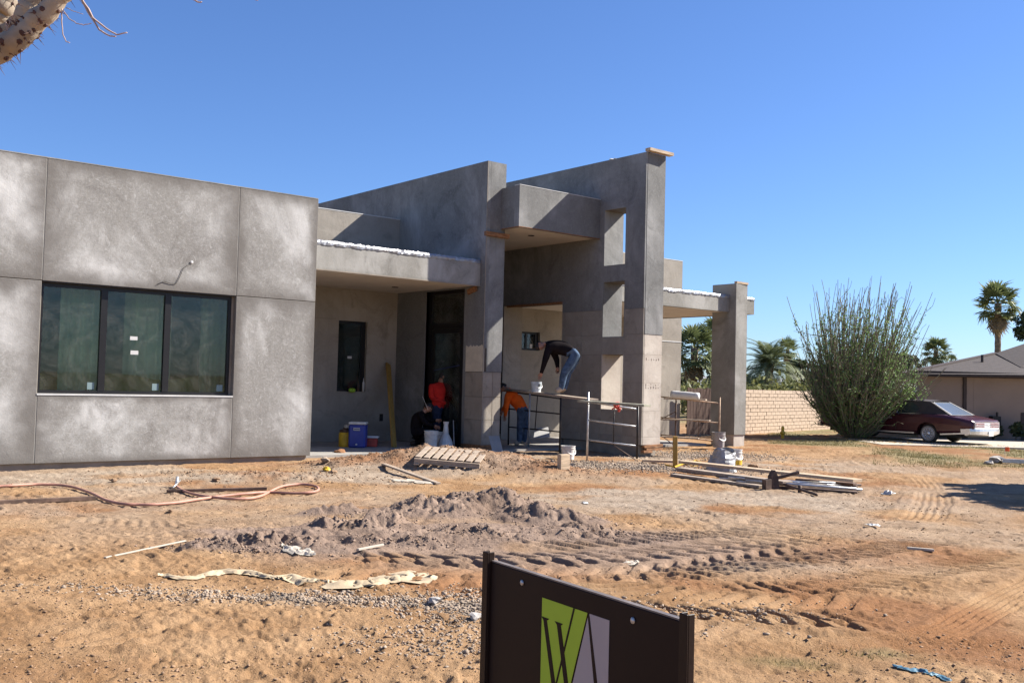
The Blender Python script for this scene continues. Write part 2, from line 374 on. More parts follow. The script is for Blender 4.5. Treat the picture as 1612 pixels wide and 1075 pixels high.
# ------------------------------------------------------------------ numpy noise
_T = np.random.default_rng(5).random((256, 256)).astype(np.float32)
def vn(x, y, s=0):
    x = x + s*17.31; y = y + s*9.73
    xi = np.floor(x).astype(np.int64); yi = np.floor(y).astype(np.int64); fx = x-xi; fy = y-yi
    fx = fx*fx*(3-2*fx); fy = fy*fy*(3-2*fy)
    a = _T[xi & 255, yi & 255]; b = _T[(xi+1) & 255, yi & 255]; c = _T[xi & 255, (yi+1) & 255]; d = _T[(xi+1) & 255, (yi+1) & 255]
    return (a*(1-fx)+b*fx)*(1-fy) + (c*(1-fx)+d*fx)*fy
def fbm(x, y, o=4, s=0, g=0.5):
    t = 0; a = 1; n = 0
    for i in range(o):
        t = t + a*vn(x, y, s+i*3); n += a; a *= g; x = x*2.03+1.7; y = y*2.03-2.3
    return t/n
def sst(x, a, b):
    t = np.clip((x-a)/(b-a), 0, 1); return t*t*(3-2*t)

M['olive_sheet'] = simple("olive_reflection_sheet", (0.50, 0.46, 0.26), 0.8, var=0.3, scale=2)

# ================================================================== GROUND
RV = np.array([math.cos(YAW), -math.sin(YAW)]); FV = np.array([math.sin(YAW), math.cos(YAW)])
def blob(x, y, c, rx, ry, rot=0.0, p=1.0):
    dx, dy = x-c[0], y-c[1]
    a = dx*RV[0]+dy*RV[1]; b = dx*FV[0]+dy*FV[1]
    cs, sn = math.cos(rot), math.sin(rot); a, b = a*cs+b*sn, -a*sn+b*cs
    return np.exp(-((a/rx)**2+(b/ry)**2)**p)
g2 = lambda px, py, z=0.0: G(px, py, z)[:2]
def pathpts(pxs, n=40):
    P = np.array([g2(*p) for p in pxs]); t = np.linspace(0, len(P)-1, n); out = []
    for q in t:       # Catmull-Rom
        i = min(int(q), len(P)-2); f = q-i
        p0, p1, p2, p3 = P[max(i-1, 0)], P[i], P[i+1], P[min(i+2, len(P)-1)]
        out.append(0.5*((2*p1)+(-p0+p2)*f+(2*p0-5*p1+4*p2-p3)*f*f+(-p0+3*p1-3*p2+p3)*f**3))
    return np.array(out)
TRACKS = [  # pixel path on the ground, width, lug pitch, depth, kind
    ([(330, 868), (560, 876), (800, 878), (1050, 868), (1300, 842)], 0.60, 0.25, 0.038, 'lug'),
    ([(430, 900), (620, 903), (850, 905), (1080, 893), (1310, 862)], 0.62, 0.25, 0.036, 'lug2'),
    ([(820, 858), (1000, 848), (1180, 838), (1330, 822)], 0.60, 0.20, 0.042, 'bar'),
    ([(1000, 908), (1150, 892), (1340, 872), (1480, 850)], 0.55, 0.18, 0.040, 'bar'),
    ([(880, 905), (1000, 932), (1200, 948), (1420, 952)], 0.50, 0.21, 0.042, 'bar2'),
    ([(900, 945), (1010, 962), (1200, 972), (1420, 985)], 0.50, 0.21, 0.04, 'lug'),
    ([(960, 980), (1100, 995), (1240, 1003)], 0.42, 0.20, 0.04, 'bar2'),
    ([(1100, 915), (1300, 925), (1450, 905), (1600, 880)], 0.45, 0.19, 0.030, 'bar'),
    ([(300, 962), (480, 958), (640, 968), (780, 985)], 0.35, 0.22, 0.035, 'lug'),
    ([(60, 905), (240, 935), (420, 955), (560, 960)], 0.40, 0.20, 0.025, 'bar'),
    ([(20, 1000), (300, 1010), (560, 1020), (760, 1040)], 0.40, 0.20, 0.028, 'bar2'),
    ([(1660, 905), (1560, 955), (1470, 1000), (1330, 1012), (1120, 1014)], 0.36, 0.06, 0.020, 'rib'),
    ([(1660, 1010), (1540, 1016), (1400, 1012), (1250, 1008)], 0.30, 0.06, 0.018, 'rib'),
    ([(1235, 995), (1300, 1020), (1400, 1050)], 0.22, 0.05, 0.018, 'rib'),
    ([(1340, 724), (1385, 750), (1395, 775), (1370, 800), (1290, 850)], 0.5, 0.14, 0.022, 'bar'),
    ([(1420, 728), (1455, 755), (1470, 785), (1450, 825)], 0.5, 0.10, 0.018, 'rib'),
    ([(990, 790), (1100, 775), (1240, 790), (1420, 830)], 0.45, 0.15, 0.016, 'bar'),
    ([(940, 810), (1010, 780), (1050, 765)], 0.40, 0.12, 0.020, 'bar2'),
    ([(430, 862), (560, 848), (720, 842), (900, 850), (1050, 842)], 0.26, 0.05, 0.02, 'smooth'),
    ([(515, 848), (585, 822), (640, 796), (690, 775)], 0.30, 0.19, 0.05, 'lug'),
    ([(600, 850), (690, 820), (730, 800)], 0.26, 0.05, 0.02, 'smooth'),
    ([(1200, 930), (1420, 900), (1640, 862)], 0.4, 0.18, 0.018, 'bar'),
    ([(1180, 820), (1400, 835), (1640, 850)], 0.4, 0.16, 0.014, 'bar2'),
    ([(100, 815), (300, 825), (520, 800), (700, 770)], 0.4, 0.16, 0.012, 'bar'),
]
PILE = [  # centre pixel, radii, turn, height
    (690, 812, 0.62, 0.40, 0.10, 0.20), (775, 808, 0.60, 0.34, -0.15, 0.24), (860, 822, 0.55, 0.34, -0.25, 0.16),
    (570, 834, 0.60, 0.22, 0.25, 0.15), (420, 862, 0.50, 0.14, 0.25, 0.17), (350, 868, 0.36, 0.10, 0.2, 0.09),
    (930, 842, 0.45, 0.20, -0.3, 0.09), (620, 856, 0.5, 0.10, 0.05, 0.10), (740, 846, 0.8, 0.12, 0.0, 0.08), (500, 868, 0.5, 0.12, 0.1, 0.07),
    (530, 812, 0.45, 0.14, 0.35, 0.10), (600, 846, 1.7, 0.42, 0.06, 0.06), (860, 842, 1.2, 0.4, -0.1, 0.06),
]
MOUND = [(740, 738, 1.25, 0.85, -0.1, 0.28), (860, 745, 0.8, 0.5, -0.2, 0.12), (645, 732, 0.75, 0.7, 0.1, 0.24),
         (430, 752, 1.2, 0.7, 0, 0.10), (560, 735, 0.9, 0.8, 0, 0.14), (800, 736, 0.9, 0.6, 0, 0.12),
         (1390, 722, 0.8, 0.5, 0, 0.10), (1250, 742, 0.5, 0.3, 0, 0.05)]
def ground_h(x, y, fine=True):
    r = np.hypot(x, y); near = 1-sst(r, 38, 60)
    h = (fbm(x*0.35, y*0.35, 3, 1)-0.5)*0.10*near
    pl = 0; 
    for px, py, rx, ry, rot, hh in PILE:
        pl = np.maximum(pl, blob(x, y, g2(px, py), rx, ry, rot, 1.15)*hh) if not np.isscalar(pl) else blob(x, y, g2(px, py), rx, ry, rot, 1.15)*hh
    mo = 0
    for px, py, rx, ry, rot, hh in MOUND: mo = mo + blob(x, y, g2(px, py), rx, ry, rot)*hh
    if fine:
        rg = 1-np.abs(2*fbm(x*1.9, y*1.9, 4, 9)-1)
        pm = sst(pl, 0.015, 0.10)
        b1 = np.abs(2*fbm(x*3.1, y*3.1, 3, 21)-1); b2 = np.abs(2*fbm(x*7.5, y*7.5, 3, 24)-1); b3 = np.abs(2*vn(x*19, y*19, 26)-1)
        pl = pl*(0.55+0.75*rg) + pm*((0.22-b1)*0.12 + (0.22-b2)*0.085 + (0.4-b3)*0.035 + (vn(x*40, y*40, 28)-0.5)*0.02)
        mo = mo*(0.75+0.5*fbm(x*1.6, y*1.6, 3, 8)) + sst(mo, 0.02, 0.1)*((fbm(x*5, y*5, 4, 30)-0.5)*0.10+(fbm(x*14, y*14, 3, 31)-0.5)*0.05)
        d = 0.5+0.5*sst(fbm(x*0.6, y*0.6, 3, 40), 0.4, 0.65)
        h = h + near*d*((fbm(x*1.6, y*1.6, 3, 50)-0.5)*0.045 + (0.22-np.abs(2*fbm(x*6, y*6, 4, 60)-1))*0.042 + (0.3-np.abs(2*fbm(x*17, y*17, 3, 70)-1))*0.022 + (vn(x*45, y*45, 72)-0.5)*0.007)
        ck = fbm(x*9.5, y*9.5, 2, 80); h = h + near*d*sst(ck, 0.70, 0.76)*0.016
        ck = fbm(x*5.1, y*5.1, 2, 83); h = h - near*sst(ck, 0.70, 0.82)*0.022
    # flat pads under the buildings
    pad = sst(y, 16.0, 17.2)*sst(x, 3.0, 8.8)*0 + sst(y, 17.4, 18.2)*sst(x, 8.6, 9.4)*(1-sst(x, 24, 26))
    return (h+pl+mo)*(1-pad), pl, mo
def H(x, y): return float(ground_h(np.array([float(x)]), np.array([float(y)]))[0][0])
def Gh(px, py):
    """first point of the ground seen along the ray through a pixel of the photograph"""
    v = ray(px, py)/FPX; t = np.geomspace(2.0, 80.0, 420)
    for _ in range(2):
        P = CAMP[:, None]+v[:, None]*t; d = P[2]-ground_h(P[0], P[1])[0]; k = int(np.argmax(d < 0)) if (d < 0).any() else len(t)-1
        t = np.linspace(t[max(k-1, 0)], t[k], 12)
    p = CAMP+v*t[-1]; return np.array([p[0], p[1], H(p[0], p[1])])

def build_ground():
    th = np.concatenate([np.arange(-180, 4, 4), np.arange(4, 8, 0.4), np.arange(8, 71, 0.085), np.arange(71, 76, 0.4), np.arange(76, 180, 4)])*math.pi/180
    rr = np.concatenate([np.linspace(0.2, 2.4, 8), np.exp(np.concatenate([np.arange(math.log(2.6), math.log(7.0), 0.0045), np.arange(math.log(7.0), math.log(14.5), 0.0026), np.arange(math.log(14.5), math.log(40), 0.0055)])), np.geomspace(41, 4000, 30)])
    T, R = np.meshgrid(th, rr, indexing='xy'); x = (R*np.sin(T)).ravel(); y = (R*np.cos(T)).ravel()
    h, pl, mo = ground_h(x, y)
    sand = np.clip(sst(pl, 0.004, 0.05) + 0.9*blob(x, y, g2(800, 858), 3.1, 1.35, 0.02, 2)*sst(fbm(x*0.9, y*0.9, 3, 3), 0.25, 0.5), 0, 1)
    for pts, w, pitch, dep, kind in TRACKS:
        P = pathpts(pts); lo = P.min(0)-w; hi = P.max(0)+w
        idx = np.nonzero((x > lo[0]) & (x < hi[0]) & (y > lo[1]) & (y < hi[1]))[0]
        if not len(idx): continue
        qx, qy = x[idx], y[idx]; best = np.full(len(idx), 1e9); U = np.zeros(len(idx)); V = np.zeros(len(idx)); acc = 0
        for a, b in zip(P[:-1], P[1:]):
            d = b-a; L = np.hypot(*d); d = d/L
            t = (qx-a[0])*d[0]+(qy-a[1])*d[1]; tc = np.clip(t, 0, L)
            ex = qx-a[0]-d[0]*tc; ey = qy-a[1]-d[1]*tc; ds = np.hypot(ex, ey); s = ds < best
            best[s] = ds[s]; U[s] = acc+tc[s]; V[s] = ((qx-a[0])*-d[1]+(qy-a[1])*d[0])[s]; acc += L
        wob = (fbm(qx*1.5, qy*1.5, 2, 90)-0.5)
        ends = sst(U, 0.0, 0.5)*(1-sst(U, acc-0.6, acc))*sst(fbm(qx*0.8, qy*0.8, 3, 95), 0.30, 0.50)
        v = V + wob*0.06; m = (1-sst(np.abs(v), w*0.42, w*0.55))*ends
        if kind in ('lug', 'lug2'):
            k = 0.85 if kind == 'lug' else -0.85
            ph = (U + np.where(v > 0, v*k, v*k*0.4+pitch*0.5) + wob*0.08)/pitch
            fr = ph-np.floor(ph); bar = sst(fr, 0.0, 0.14)*(1-sst(fr, 0.48, 0.72))
            dh = (bar-0.5)*dep*(0.55+0.9*fbm(qx*3, qy*3, 3, 97)) - dep*0.25
        elif kind in ('bar', 'bar2'):
            ph = (U + v*(0.55 if kind == 'bar' else -0.55) + wob*0.10)/pitch; fr = ph-np.floor(ph); bar = sst(fr, 0.0, 0.10)*(1-sst(fr, 0.35, 0.80))
            dh = (bar-0.45)*dep*(0.5+1.0*fbm(qx*2.5, qy*2.5, 3, 97)) - dep*0.15
        elif kind == 'rib':
            ph = v/pitch; fr = np.abs(ph-np.floor(ph)-0.5)*2
            dh = (sst(fr, 0.3, 0.7)-0.5)*dep - dep*0.4
        else: dh = -0.03 + (np.sin(v/0.045*math.pi*2)*0.004)
        keep = h[idx]
        flat = (fbm(qx*0.5, qy*0.5, 2, 99)-0.5)*0.06
        base = keep*0.45+flat*0.1 if kind != 'smooth' else keep*0.35+0.02
        h[idx] = keep*(1-m)+(base+dh)*m
        berm = np.exp(-((np.abs(v)-w*0.58)/(w*0.09))**2)*ends
        h[idx] += berm*dep*0.55*fbm(qx*6, qy*6, 3, 101)
        if kind == 'lug' and dep > 0.05: sand[idx] = np.maximum(sand[idx], m*0.8)
    r = np.hypot(x, y); az = np.degrees(np.arctan2(x, y))
    lawn = np.maximum(sst(r, 23.0, 26.0)*sst(az, 58.0, 61.0), sst(r, 29.0, 31.0)*sst(az, 53.5, 55.0))*sst(fbm(x*0.5, y*0.5, 4, 110), 0.33, 0.52)
    lawn = np.maximum(lawn, 1-sst(y, -16, -12)); lawn = np.maximum(lawn, sst(r, 42, 48)*0.9)
    lawn = np.maximum(lawn, 0.55*blob(x, y, g2(1240, 1045), 0.25, 0.12)+0.6*blob(x, y, g2(1390, 1030), 0.16, 0.1))
    pale = 0.9*blob(x, y, g2(1060, 785), 2.6, 1.6, -0.1, 1.5) + 0.8*blob(x, y, g2(1130, 725), 3.2, 1.7) + 0.75*blob(x, y, g2(330, 752), 4.2, 1.6, 0.35, 1.5)
    pale = pale + 0.9*blob(x, y, g2(600, 950), 1.2, 0.14) + 0.8*blob(x, y, g2(650, 760), 0.5, 0.22) + 0.8*blob(x, y, g2(860, 722), 3.0, 1.0)
    pale = pale + 0.7*blob(x, y, g2(1230, 895), 1.3, 0.35, 0.1)+0.6*blob(x, y, g2(900, 985), 0.9, 0.3)
    pale = pale + 0.55*sst(r, 8.5, 12.5)*(1-sst(r, 22, 26))
    pale = np.clip(pale*sst(fbm(x*0.8, y*0.8, 4, 120), 0.28, 0.6), 0, 1)
    red = np.clip(sst(mo, 0.03, 0.12)*1.0 + 0.8*sst(fbm(x*0.55, y*0.55, 4, 130), 0.52, 0.72)*(1-pale), 0, 1)*(1-sand)
    n = len(th); k = len(rr)
    i = np.arange((k-1)*n).reshape(k-1, n); j = np.roll(i, -1, axis=1)
    F = np.stack([i, j, j+n, i+n], -1).reshape(-1, 4)[:, ::-1]
    V = np.stack([x, y, h], -1)
    F = F.reshape(-1, 4)
    c0 = len(V); V = np.vstack([V, [[0, 0, 0]]])
    tri = [(c0, i, (i+1) % n) for i in range(n)]
    m, t, b = new_mat("desert_dirt")
    at = t.nodes.new("ShaderNodeVertexColor"); at.layer_name = "zone"
    sp = t.nodes.new("ShaderNodeSeparateColor"); t.links.new(at.outputs[0], sp.inputs[0])
    geo = t.nodes.new("ShaderNodeNewGeometry"); pos = geo.outputs["Position"]
    base = mixc(t, ramp(t, noise(t, 1.1, 8, 0.65, 0.5, pos), 0.3, 0.7), (0.232, 0.132, 0.064), (0.360, 0.230, 0.126))
    base = mixc(t, at.outputs[1], base, (0.220, 0.103, 0.046))
    palec = mixc(t, ramp(t, noise(t, 2.2, 6, 0.65, 0.4, pos), 0.35, 0.65), (0.251, 0.190, 0.137), (0.334, 0.266, 0.201))
    base = mixc(t, sp.outputs[2], base, palec)
    sandc = mixc(t, ramp(t, noise(t, 1.7, 6, 0.6, 0.3, pos), 0.3, 0.7), (0.187, 0.131, 0.098), (0.271, 0.197, 0.151))
    base = mixc(t, sp.outputs[0], base, sandc)
    gr = mixc(t, ramp(t, noise(t, 1.5, 8, 0.7, 0.2, pos), 0.35, 0.65), (0.144, 0.129, 0.057), (0.251, 0.205, 0.114))
    base = mixc(t, sp.outputs[1], base, gr)
    sk = ramp(t, noise(t, 38, 5, 0.75, 0.3, pos), 0.56, 0.74)
    base = mixc(t, math_n(t, 'MULTIPLY', sk, 0.55), base, (0.106, 0.061, 0.035))
    sk2 = ramp(t, noise(t, 55, 3, 0.7, 0.2, pos), 0.62, 0.78)
    base = mixc(t, math_n(t, 'MULTIPLY', sk2, 0.6), base, (0.357, 0.304, 0.251))
    t.links.new(base, b.inputs["Base Color"]); b.inputs["Roughness"].default_value = 0.95; b.inputs["Specular IOR Level"].default_value = 0.1
    hh = math_n(t, 'ADD', noise(t, 30, 6, 0.7, 0.4, pos), math_n(t, 'MULTIPLY', noise(t, 110, 3, 0.7, 0, pos), 0.4))
    bump(t, hh, 0.75, 0.03, b)
    me = bpy.data.meshes.new("ground")
    nf = len(F); nt_ = len(tri)
    me.vertices.add(len(V)); me.vertices.foreach_set('co', V.astype(np.float32).ravel())
    me.loops.add(nf*4+nt_*3); me.loops.foreach_set('vertex_index', np.concatenate([F.ravel(), np.array(tri).ravel()]).astype(np.int32))
    me.polygons.add(nf+nt_); me.polygons.foreach_set('loop_start', np.concatenate([np.arange(nf)*4, nf*4+np.arange(nt_)*3]).astype(np.int32))
    me.update(calc_edges=True); me.materials.append(m)
    me.polygons.foreach_set('use_smooth', np.ones(nf+nt_, bool))
    ca = me.color_attributes.new("zone", 'FLOAT_COLOR', 'POINT')
    colr = np.ones((len(V), 4), np.float32); colr[:-1, 0] = sand; colr[:-1, 1] = lawn; colr[:-1, 2] = pale; colr[:-1, 3] = red; colr[-1] = 0
    ca.data.foreach_set('color', colr.ravel())
    o = bpy.data.objects.new("ground", me); COL.objects.link(o); o['kind'] = 'structure'
build_ground()

# ================================================================== THE HOUSE
house = thing("unfinished_house", "grey cement modern house under construction with tall fin walls and flat canopies", "house", (9, 17.5, 0))
YW = 17.5
wx = lambda px, py=530: float(onY(px, py, YW)[0])
# --- left block
PX = [-3.2, 0.9, 4.37, 7.74, 9.38]; ZB, ZM, ZT = 0.09, 3.09, 5.12; g = 0.0045
for i in range(4):
    a, b = PX[i]+(g if i else 0), PX[i+1]-(g if i < 3 else 0)
    rows = [(ZB, 1.205), (ZM+0.0, ZT)] if i == 2 else [(ZB, ZM-g), (ZM+g, ZT)]
    for z0, z1 in rows:
        obj("wall_panel", MB().box(a, b, YW, YW+0.12, z0, z1), M['panel'], house, bevel=0.006)
hole = (4.40, 7.71, 1.235, 3.075)
obj("backing_wall", slab('Y', [-3.2, hole[0], hole[1], 9.36], [0.1, hole[2], hole[3], 5.09], lambda u, v: not inside(u, v, hole), YW+0.122, YW+0.30), M['stem'], house, merge=True)
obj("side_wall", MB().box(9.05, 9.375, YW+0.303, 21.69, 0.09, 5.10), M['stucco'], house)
obj("roof", MB().box(-3.2, 9.04, YW+0.31, 27, 4.55, 4.75), M['white'], house)
obj("foundation", MB().box(-3.2, 9.32, YW+0.06, 21.6, -0.4, 0.088), M['stem'], house)
obj("coping", MB().box(-3.2, 9.372, YW-0.004, YW+0.30, ZT+0.001, ZT+0.018), M['fascia'], house)
for x, z0, z1 in ((4.37, ZM, ZT), (4.37, ZB, 1.21), (7.74, ZM, ZT), (7.74, ZB, 1.21)):
    obj("reveal_trim", MB().box(x-0.006, x+0.006, YW+0.004, YW+0.05, z0+0.01, z1-0.01), M['fascia'], house)
# window of the left block
FY0, FY1 = YW+0.13, YW+0.20
fr = MB(); x0, x1, z0, z1 = 4.40, 7.71, 1.235, 3.075; mx = [wx(166), wx(267)]; fw = 0.055
fr.box(x0, x1, FY0, FY1, z1-fw-0.01, z1).box(x0, x1, FY0, FY1, z0, z0+fw)
fr.box(x0, x0+0.035, FY0, FY1, z0+fw, z1-fw-0.01).box(x1-fw, x1, FY0, FY1, z0+fw, z1-fw-0.01)
for q in mx: fr.box(q-0.055, q+0.055, FY0-0.01, FY1, z0+fw, z1-fw-0.01)
win = obj("window", fr, M['frame'], house)
cuts = [x0+0.035, mx[0]-0.055, mx[0]+0.055, mx[1]-0.055, mx[1]+0.055, x1-fw]
for k in range(3):
    obj("pane", MB().box(cuts[2*k]+0.002, cuts[2*k+1]-0.002, FY0+0.03, FY0+0.036, z0+fw+0.002, z1-fw-0.012), M['glass'], win)
    s = cuts[2*k+1]-0.05
    obj("sticker", MB().box(s-0.115, s, FY0+0.026, FY0+0.029, z0+fw+0.02, z0+fw+0.14), simple("blue_grey_sticker", (0.16, 0.22, 0.23), 0.7, var=0.1), win)
for px, py, w, h in ((210.5, 532.5, 0.13, 0.065), (211.5, 555, 0.135, 0.07)):
    p = onY(px, py, FY0+0.027); obj("sticker", MB().box(p[0]-w/2, p[0]+w/2, FY0+0.024, FY0+0.029, p[2]-h/2, p[2]+h/2), M['white'], win)
obj("sill", MB().box(4.365, 7.745, YW-0.008, YW+0.128, 1.207, 1.233), M['white'], house)
obj("window_head", MB().box(4.38, 7.73, YW+0.012, YW+0.124, 3.076, 3.089), M['frame'], house)
# room behind it
rm = MB(); rm.box(3.2, 9.0, 21.3, 21.4, 0.1, 4.5).box(3.1, 3.2, 17.9, 21.4, 0.1, 4.5).box(8.6, 8.7, 17.9, 21.3, 0.1, 4.5)
obj("interior_wall", rm, M['interior'], house)
obj("interior_ceiling", MB().box(3.2, 8.6, 17.82, 21.3, 3.25, 3.35), M['interior'], house)
obj("interior_floor", MB().box(3.2, 8.6, 17.82, 21.3, 0.09, 0.12), M['slab'], house)
for k, (a, b, yy) in enumerate(((4.9, 5.6, 18.35), (6.2, 7.1, 18.9), (7.6, 8.5, 18.7))):
    P = np.zeros((14, 9, 3))
    for i in range(14):
        for j in range(9):
            P[i, j] = (a+(b-a)*i/13, yy+0.08*math.sin(i*1.9+k)+0.03*random.random(), 0.15+3.0*j/8)
    obj("bright_plastic_film", MB().grid(P), M['film'], house, smooth=True)
P = np.zeros((26, 7, 3))
for i in range(26):
    for j in range(7): P[i, j] = (4.0+4.6*i/25, 18.5+0.08*math.sin(i*1.3)+0.05*j, 0.12+(1.42+0.05*math.sin(i*0.7))*j/6)
obj("reflection_sheet", MB().grid(P), M['olive_sheet'], house, smooth=True)  # olive sheet stands in for the ground reflected low in the panes
# --- porch between the block and the first fin
obj("porch_slab", MB().box(9.32, 21.9, 17.95, 21.68, -0.3, 0.05), M['slab'], house)
YBk = 21.7
w1 = (12.30, 13.12, 1.29, 3.045); w2 = (18.01, 18.92, 2.55, 3.08)
obj("back_wall", slab('Y', [9.06, w1[0], w1[1], w2[0], w2[1], 25.1], [0.0, 1.29, 2.55, 3.045, 3.08, 5.75],
    lambda u, v: not (inside(u, v, w1) or inside(u, v, w2)), YBk, YBk+0.3), M['backwall'], house, merge=True)
obj("coping", MB().box(9.06, 25.1, YBk-0.006, YBk+0.3, 5.752, 5.772), M['white'], house)
obj("joint_strip", MB().box(21.5, 25.1, YBk-0.012, YBk, 3.07, 3.10), M['white'], house)
obj("joint_strip", MB().box(9.40, 12.2, YBk-0.006, YBk, 3.06, 3.075), M['stem'], house)
for (a, b, c, d) in (w1, w2):
    f = MB(); t = 0.06
    f.box(a, b, YBk+0.08, YBk+0.16, d-t, d).box(a, b, YBk+0.08, YBk+0.16, c, c+t).box(a, a+t, YBk+0.08, YBk+0.16, c+t, d-t).box(b-t-0.06, b, YBk+0.08, YBk+0.16, c+t, d-t)
    if a > 15: f.box((a+b)/2-0.03, (a+b)/2+0.03, YBk+0.08, YBk+0.16, c+t, d-t)
    w = obj("window", f, M['frame'], house)
    obj("pane", MB().box(a+t, b-t, YBk+0.11, YBk+0.116, c+t, d-t), M['doorglass'], w)
    obj("backing_board", MB().box(a, b, YBk+0.26, YBk+0.29, c, d), M['black'], w)
    if a < 15:
        p = onY(550.5, 562.5, YBk+0.1); obj("sticker", MB().box(p[0]-0.06, p[0]+0.06, YBk+0.105, YBk+0.109, p[2]-0.03, p[2]+0.03), M['white'], w)
        obj("sill", MB().box(a-0.01, b+0.01, YBk-0.02, YBk+0.079, c-0.03, c-0.001), M['backwall'], house)
    else:
        p = onY(818, 533, YBk+0.1); obj("sticker", MB().box(p[0]-0.09, p[0]+0.07, YBk+0.105, YBk+0.109, p[2]-0.12, p[2]+0.12), simple("pale_green_sticker", (0.45, 0.55, 0.42), 0.7), w)
        p = onY(836, 545, YBk+0.1); obj("sticker", MB().box(p[0]-0.05, p[0]+0.05, YBk+0.105, YBk+0.109, p[2]-0.06, p[2]+0.06), M['white'], w)
p = onY(600, 657, YBk); obj("outlet_box", MB().box(p[0]-0.05, p[0]+0.05, YBk-0.01, YBk+0.01, p[2]-0.09, p[2]+0.09), M['black'], house)
# canopy over the porch
def foil_strip(name, parent, xa, xb, y0, y1, z, seed):
    n = int((xb-xa)/0.05); Q = np.zeros((n, 6, 3)); rg = np.random.default_rng(seed)
    for i in range(n):
        x = xa+(xb-xa)*i/(n-1)
        prof = [(y0-0.012, z-0.055), (y0-0.016, z-0.01), (y0, z+0.035), (y0+0.10, z+0.05), (y0+0.3, z+0.04), (y1, z+0.02)]
        for j, (yy, zz) in enumerate(prof): Q[i, j] = (x, yy+rg.normal(0, 0.004), zz+rg.normal(0, 0.005)+0.004*math.sin(x*3+j))
    return obj(name, MB().grid(Q), M['foil'], parent, smooth=False)
c1 = obj("canopy", MB().box(9.385, 13.99, 18.20, 18.36, 3.83, 4.39), M['fascia'], house)
obj("soffit", MB().box(9.385, 13.99, 18.363, 21.69, 3.84, 3.87), M['soffit'], c1)
obj("roof_deck", MB().box(9.385, 13.99, 18.363, 21.69, 4.25, 4.38), M['white'], c1)
obj("drip_edge", MB().box(9.385, 13.99, 18.193, 18.21, 3.815, 3.84), M['stem'], c1)
foil_strip("foil_edge", c1, 9.385, 13.98, 18.2, 18.9, 4.40, 3)
def spot(parent, c): obj("recessed_light", MB().lathe(c, [(0.0, -0.012), (0.075, -0.012), (0.085, 0.0)], 16), M['black'], parent)
sp = onY(622, 451, 18.2); v = ray(622, 452); q = CAMP+v*((3.838-CAMZ)/v[2]); spot(c1, q)
# --- first fin wall (normal along X), stucco coat stands proud of the bare blocks
X1A, X1B, Y1 = 14.0, 14.55, 18.04
dr = (18.80, 20.40, 0.0, 3.80)
f1 = obj("fin_wall", slab('X', [Y1+0.02, dr[0], dr[1], 26.95], [0.0, dr[3], 6.69], lambda u, v: not inside(u, v, dr), X1A+0.02, X1B-0.02), M['core'], house, merge=True)
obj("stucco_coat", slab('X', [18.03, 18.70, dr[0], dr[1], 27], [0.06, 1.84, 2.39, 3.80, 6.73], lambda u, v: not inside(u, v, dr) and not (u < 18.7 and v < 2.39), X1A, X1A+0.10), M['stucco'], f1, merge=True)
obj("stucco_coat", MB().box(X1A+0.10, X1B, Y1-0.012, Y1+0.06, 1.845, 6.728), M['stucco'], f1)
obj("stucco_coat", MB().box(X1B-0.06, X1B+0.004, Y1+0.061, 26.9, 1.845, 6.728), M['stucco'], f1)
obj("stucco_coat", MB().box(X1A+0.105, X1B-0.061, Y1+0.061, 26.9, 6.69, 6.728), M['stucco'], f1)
cpv = [(X1A-0.006, Y1-0.008, 1.845), (X1A-0.006, 18.69, 1.845)] + [(X1A-0.006, 18.69-(18.69-Y1+0.008)*k/14, 2.40+0.07*random.random()) for k in range(15)]
cb = MB(); cb.prism(cpv, (0.036, 0, 0)); obj("cream_patch", cb, M['cream'], f1, merge=True)
zz = [0.16, 0.735, 1.26, 1.84]
for a, b in zip(zz[:-1], zz[1:]):
    obj("block", MB().box(X1A+0.004, X1A+0.30, Y1-0.002, 18.795, a+0.0025, b-0.0025), M['block'], f1, bevel=0.005)
    obj("block", MB().box(X1A+0.304, X1B-0.001, Y1-0.002, 18.795, a+0.0025, b-0.0025), M['block'], f1, bevel=0.005)
obj("base_block", MB().box(X1A-0.01, X1B+0.01, Y1-0.02, 18.79, -0.2, 0.158), M['rough_wood'], f1)
tp = MB(); tp.bar((13.95, 18.0, 5.03), (14.62, 17.98, 5.02), 0.10, 0.10); obj("timber_strip", tp, M['rough_wood'], f1)
tp = MB(); tp.bar((13.96, 18.3, 3.78), (13.96, 18.62, 3.70), 0.05, 0.12); obj("timber_strip", tp, M['rough_wood'], f1)
obj("corner_bead", MB().box(X1A-0.006, X1A+0.008, Y1-0.020, Y1-0.006, 0.17, 6.72), M['stem'], f1)
# door and transom in the fin wall
df = MB(); xd = X1A+0.09; zt = 2.95
df.box(xd, xd+0.09, 18.80, 18.93, 0.05, 3.80).box(xd, xd+0.09, 20.27, 20.40, 0.05, 3.80).box(xd, xd+0.09, 18.93, 20.27, zt-0.06, zt+0.06).box(xd, xd+0.09, 18.93, 20.27, 3.72, 3.80).box(xd, xd+0.09, 18.93, 20.27, 0.05, 0.12)
door = obj("door", df, M['frame'], f1)
lf = MB(); lf.box(xd+0.01, xd+0.07, 18.935, 19.06, 0.125, 2.885).box(xd+0.01, xd+0.07, 20.14, 20.265, 0.125, 2.885).box(xd+0.01, xd+0.07, 19.06, 20.14, 2.76, 2.885).box(xd+0.01, xd+0.07, 19.06, 20.14, 0.125, 0.36)
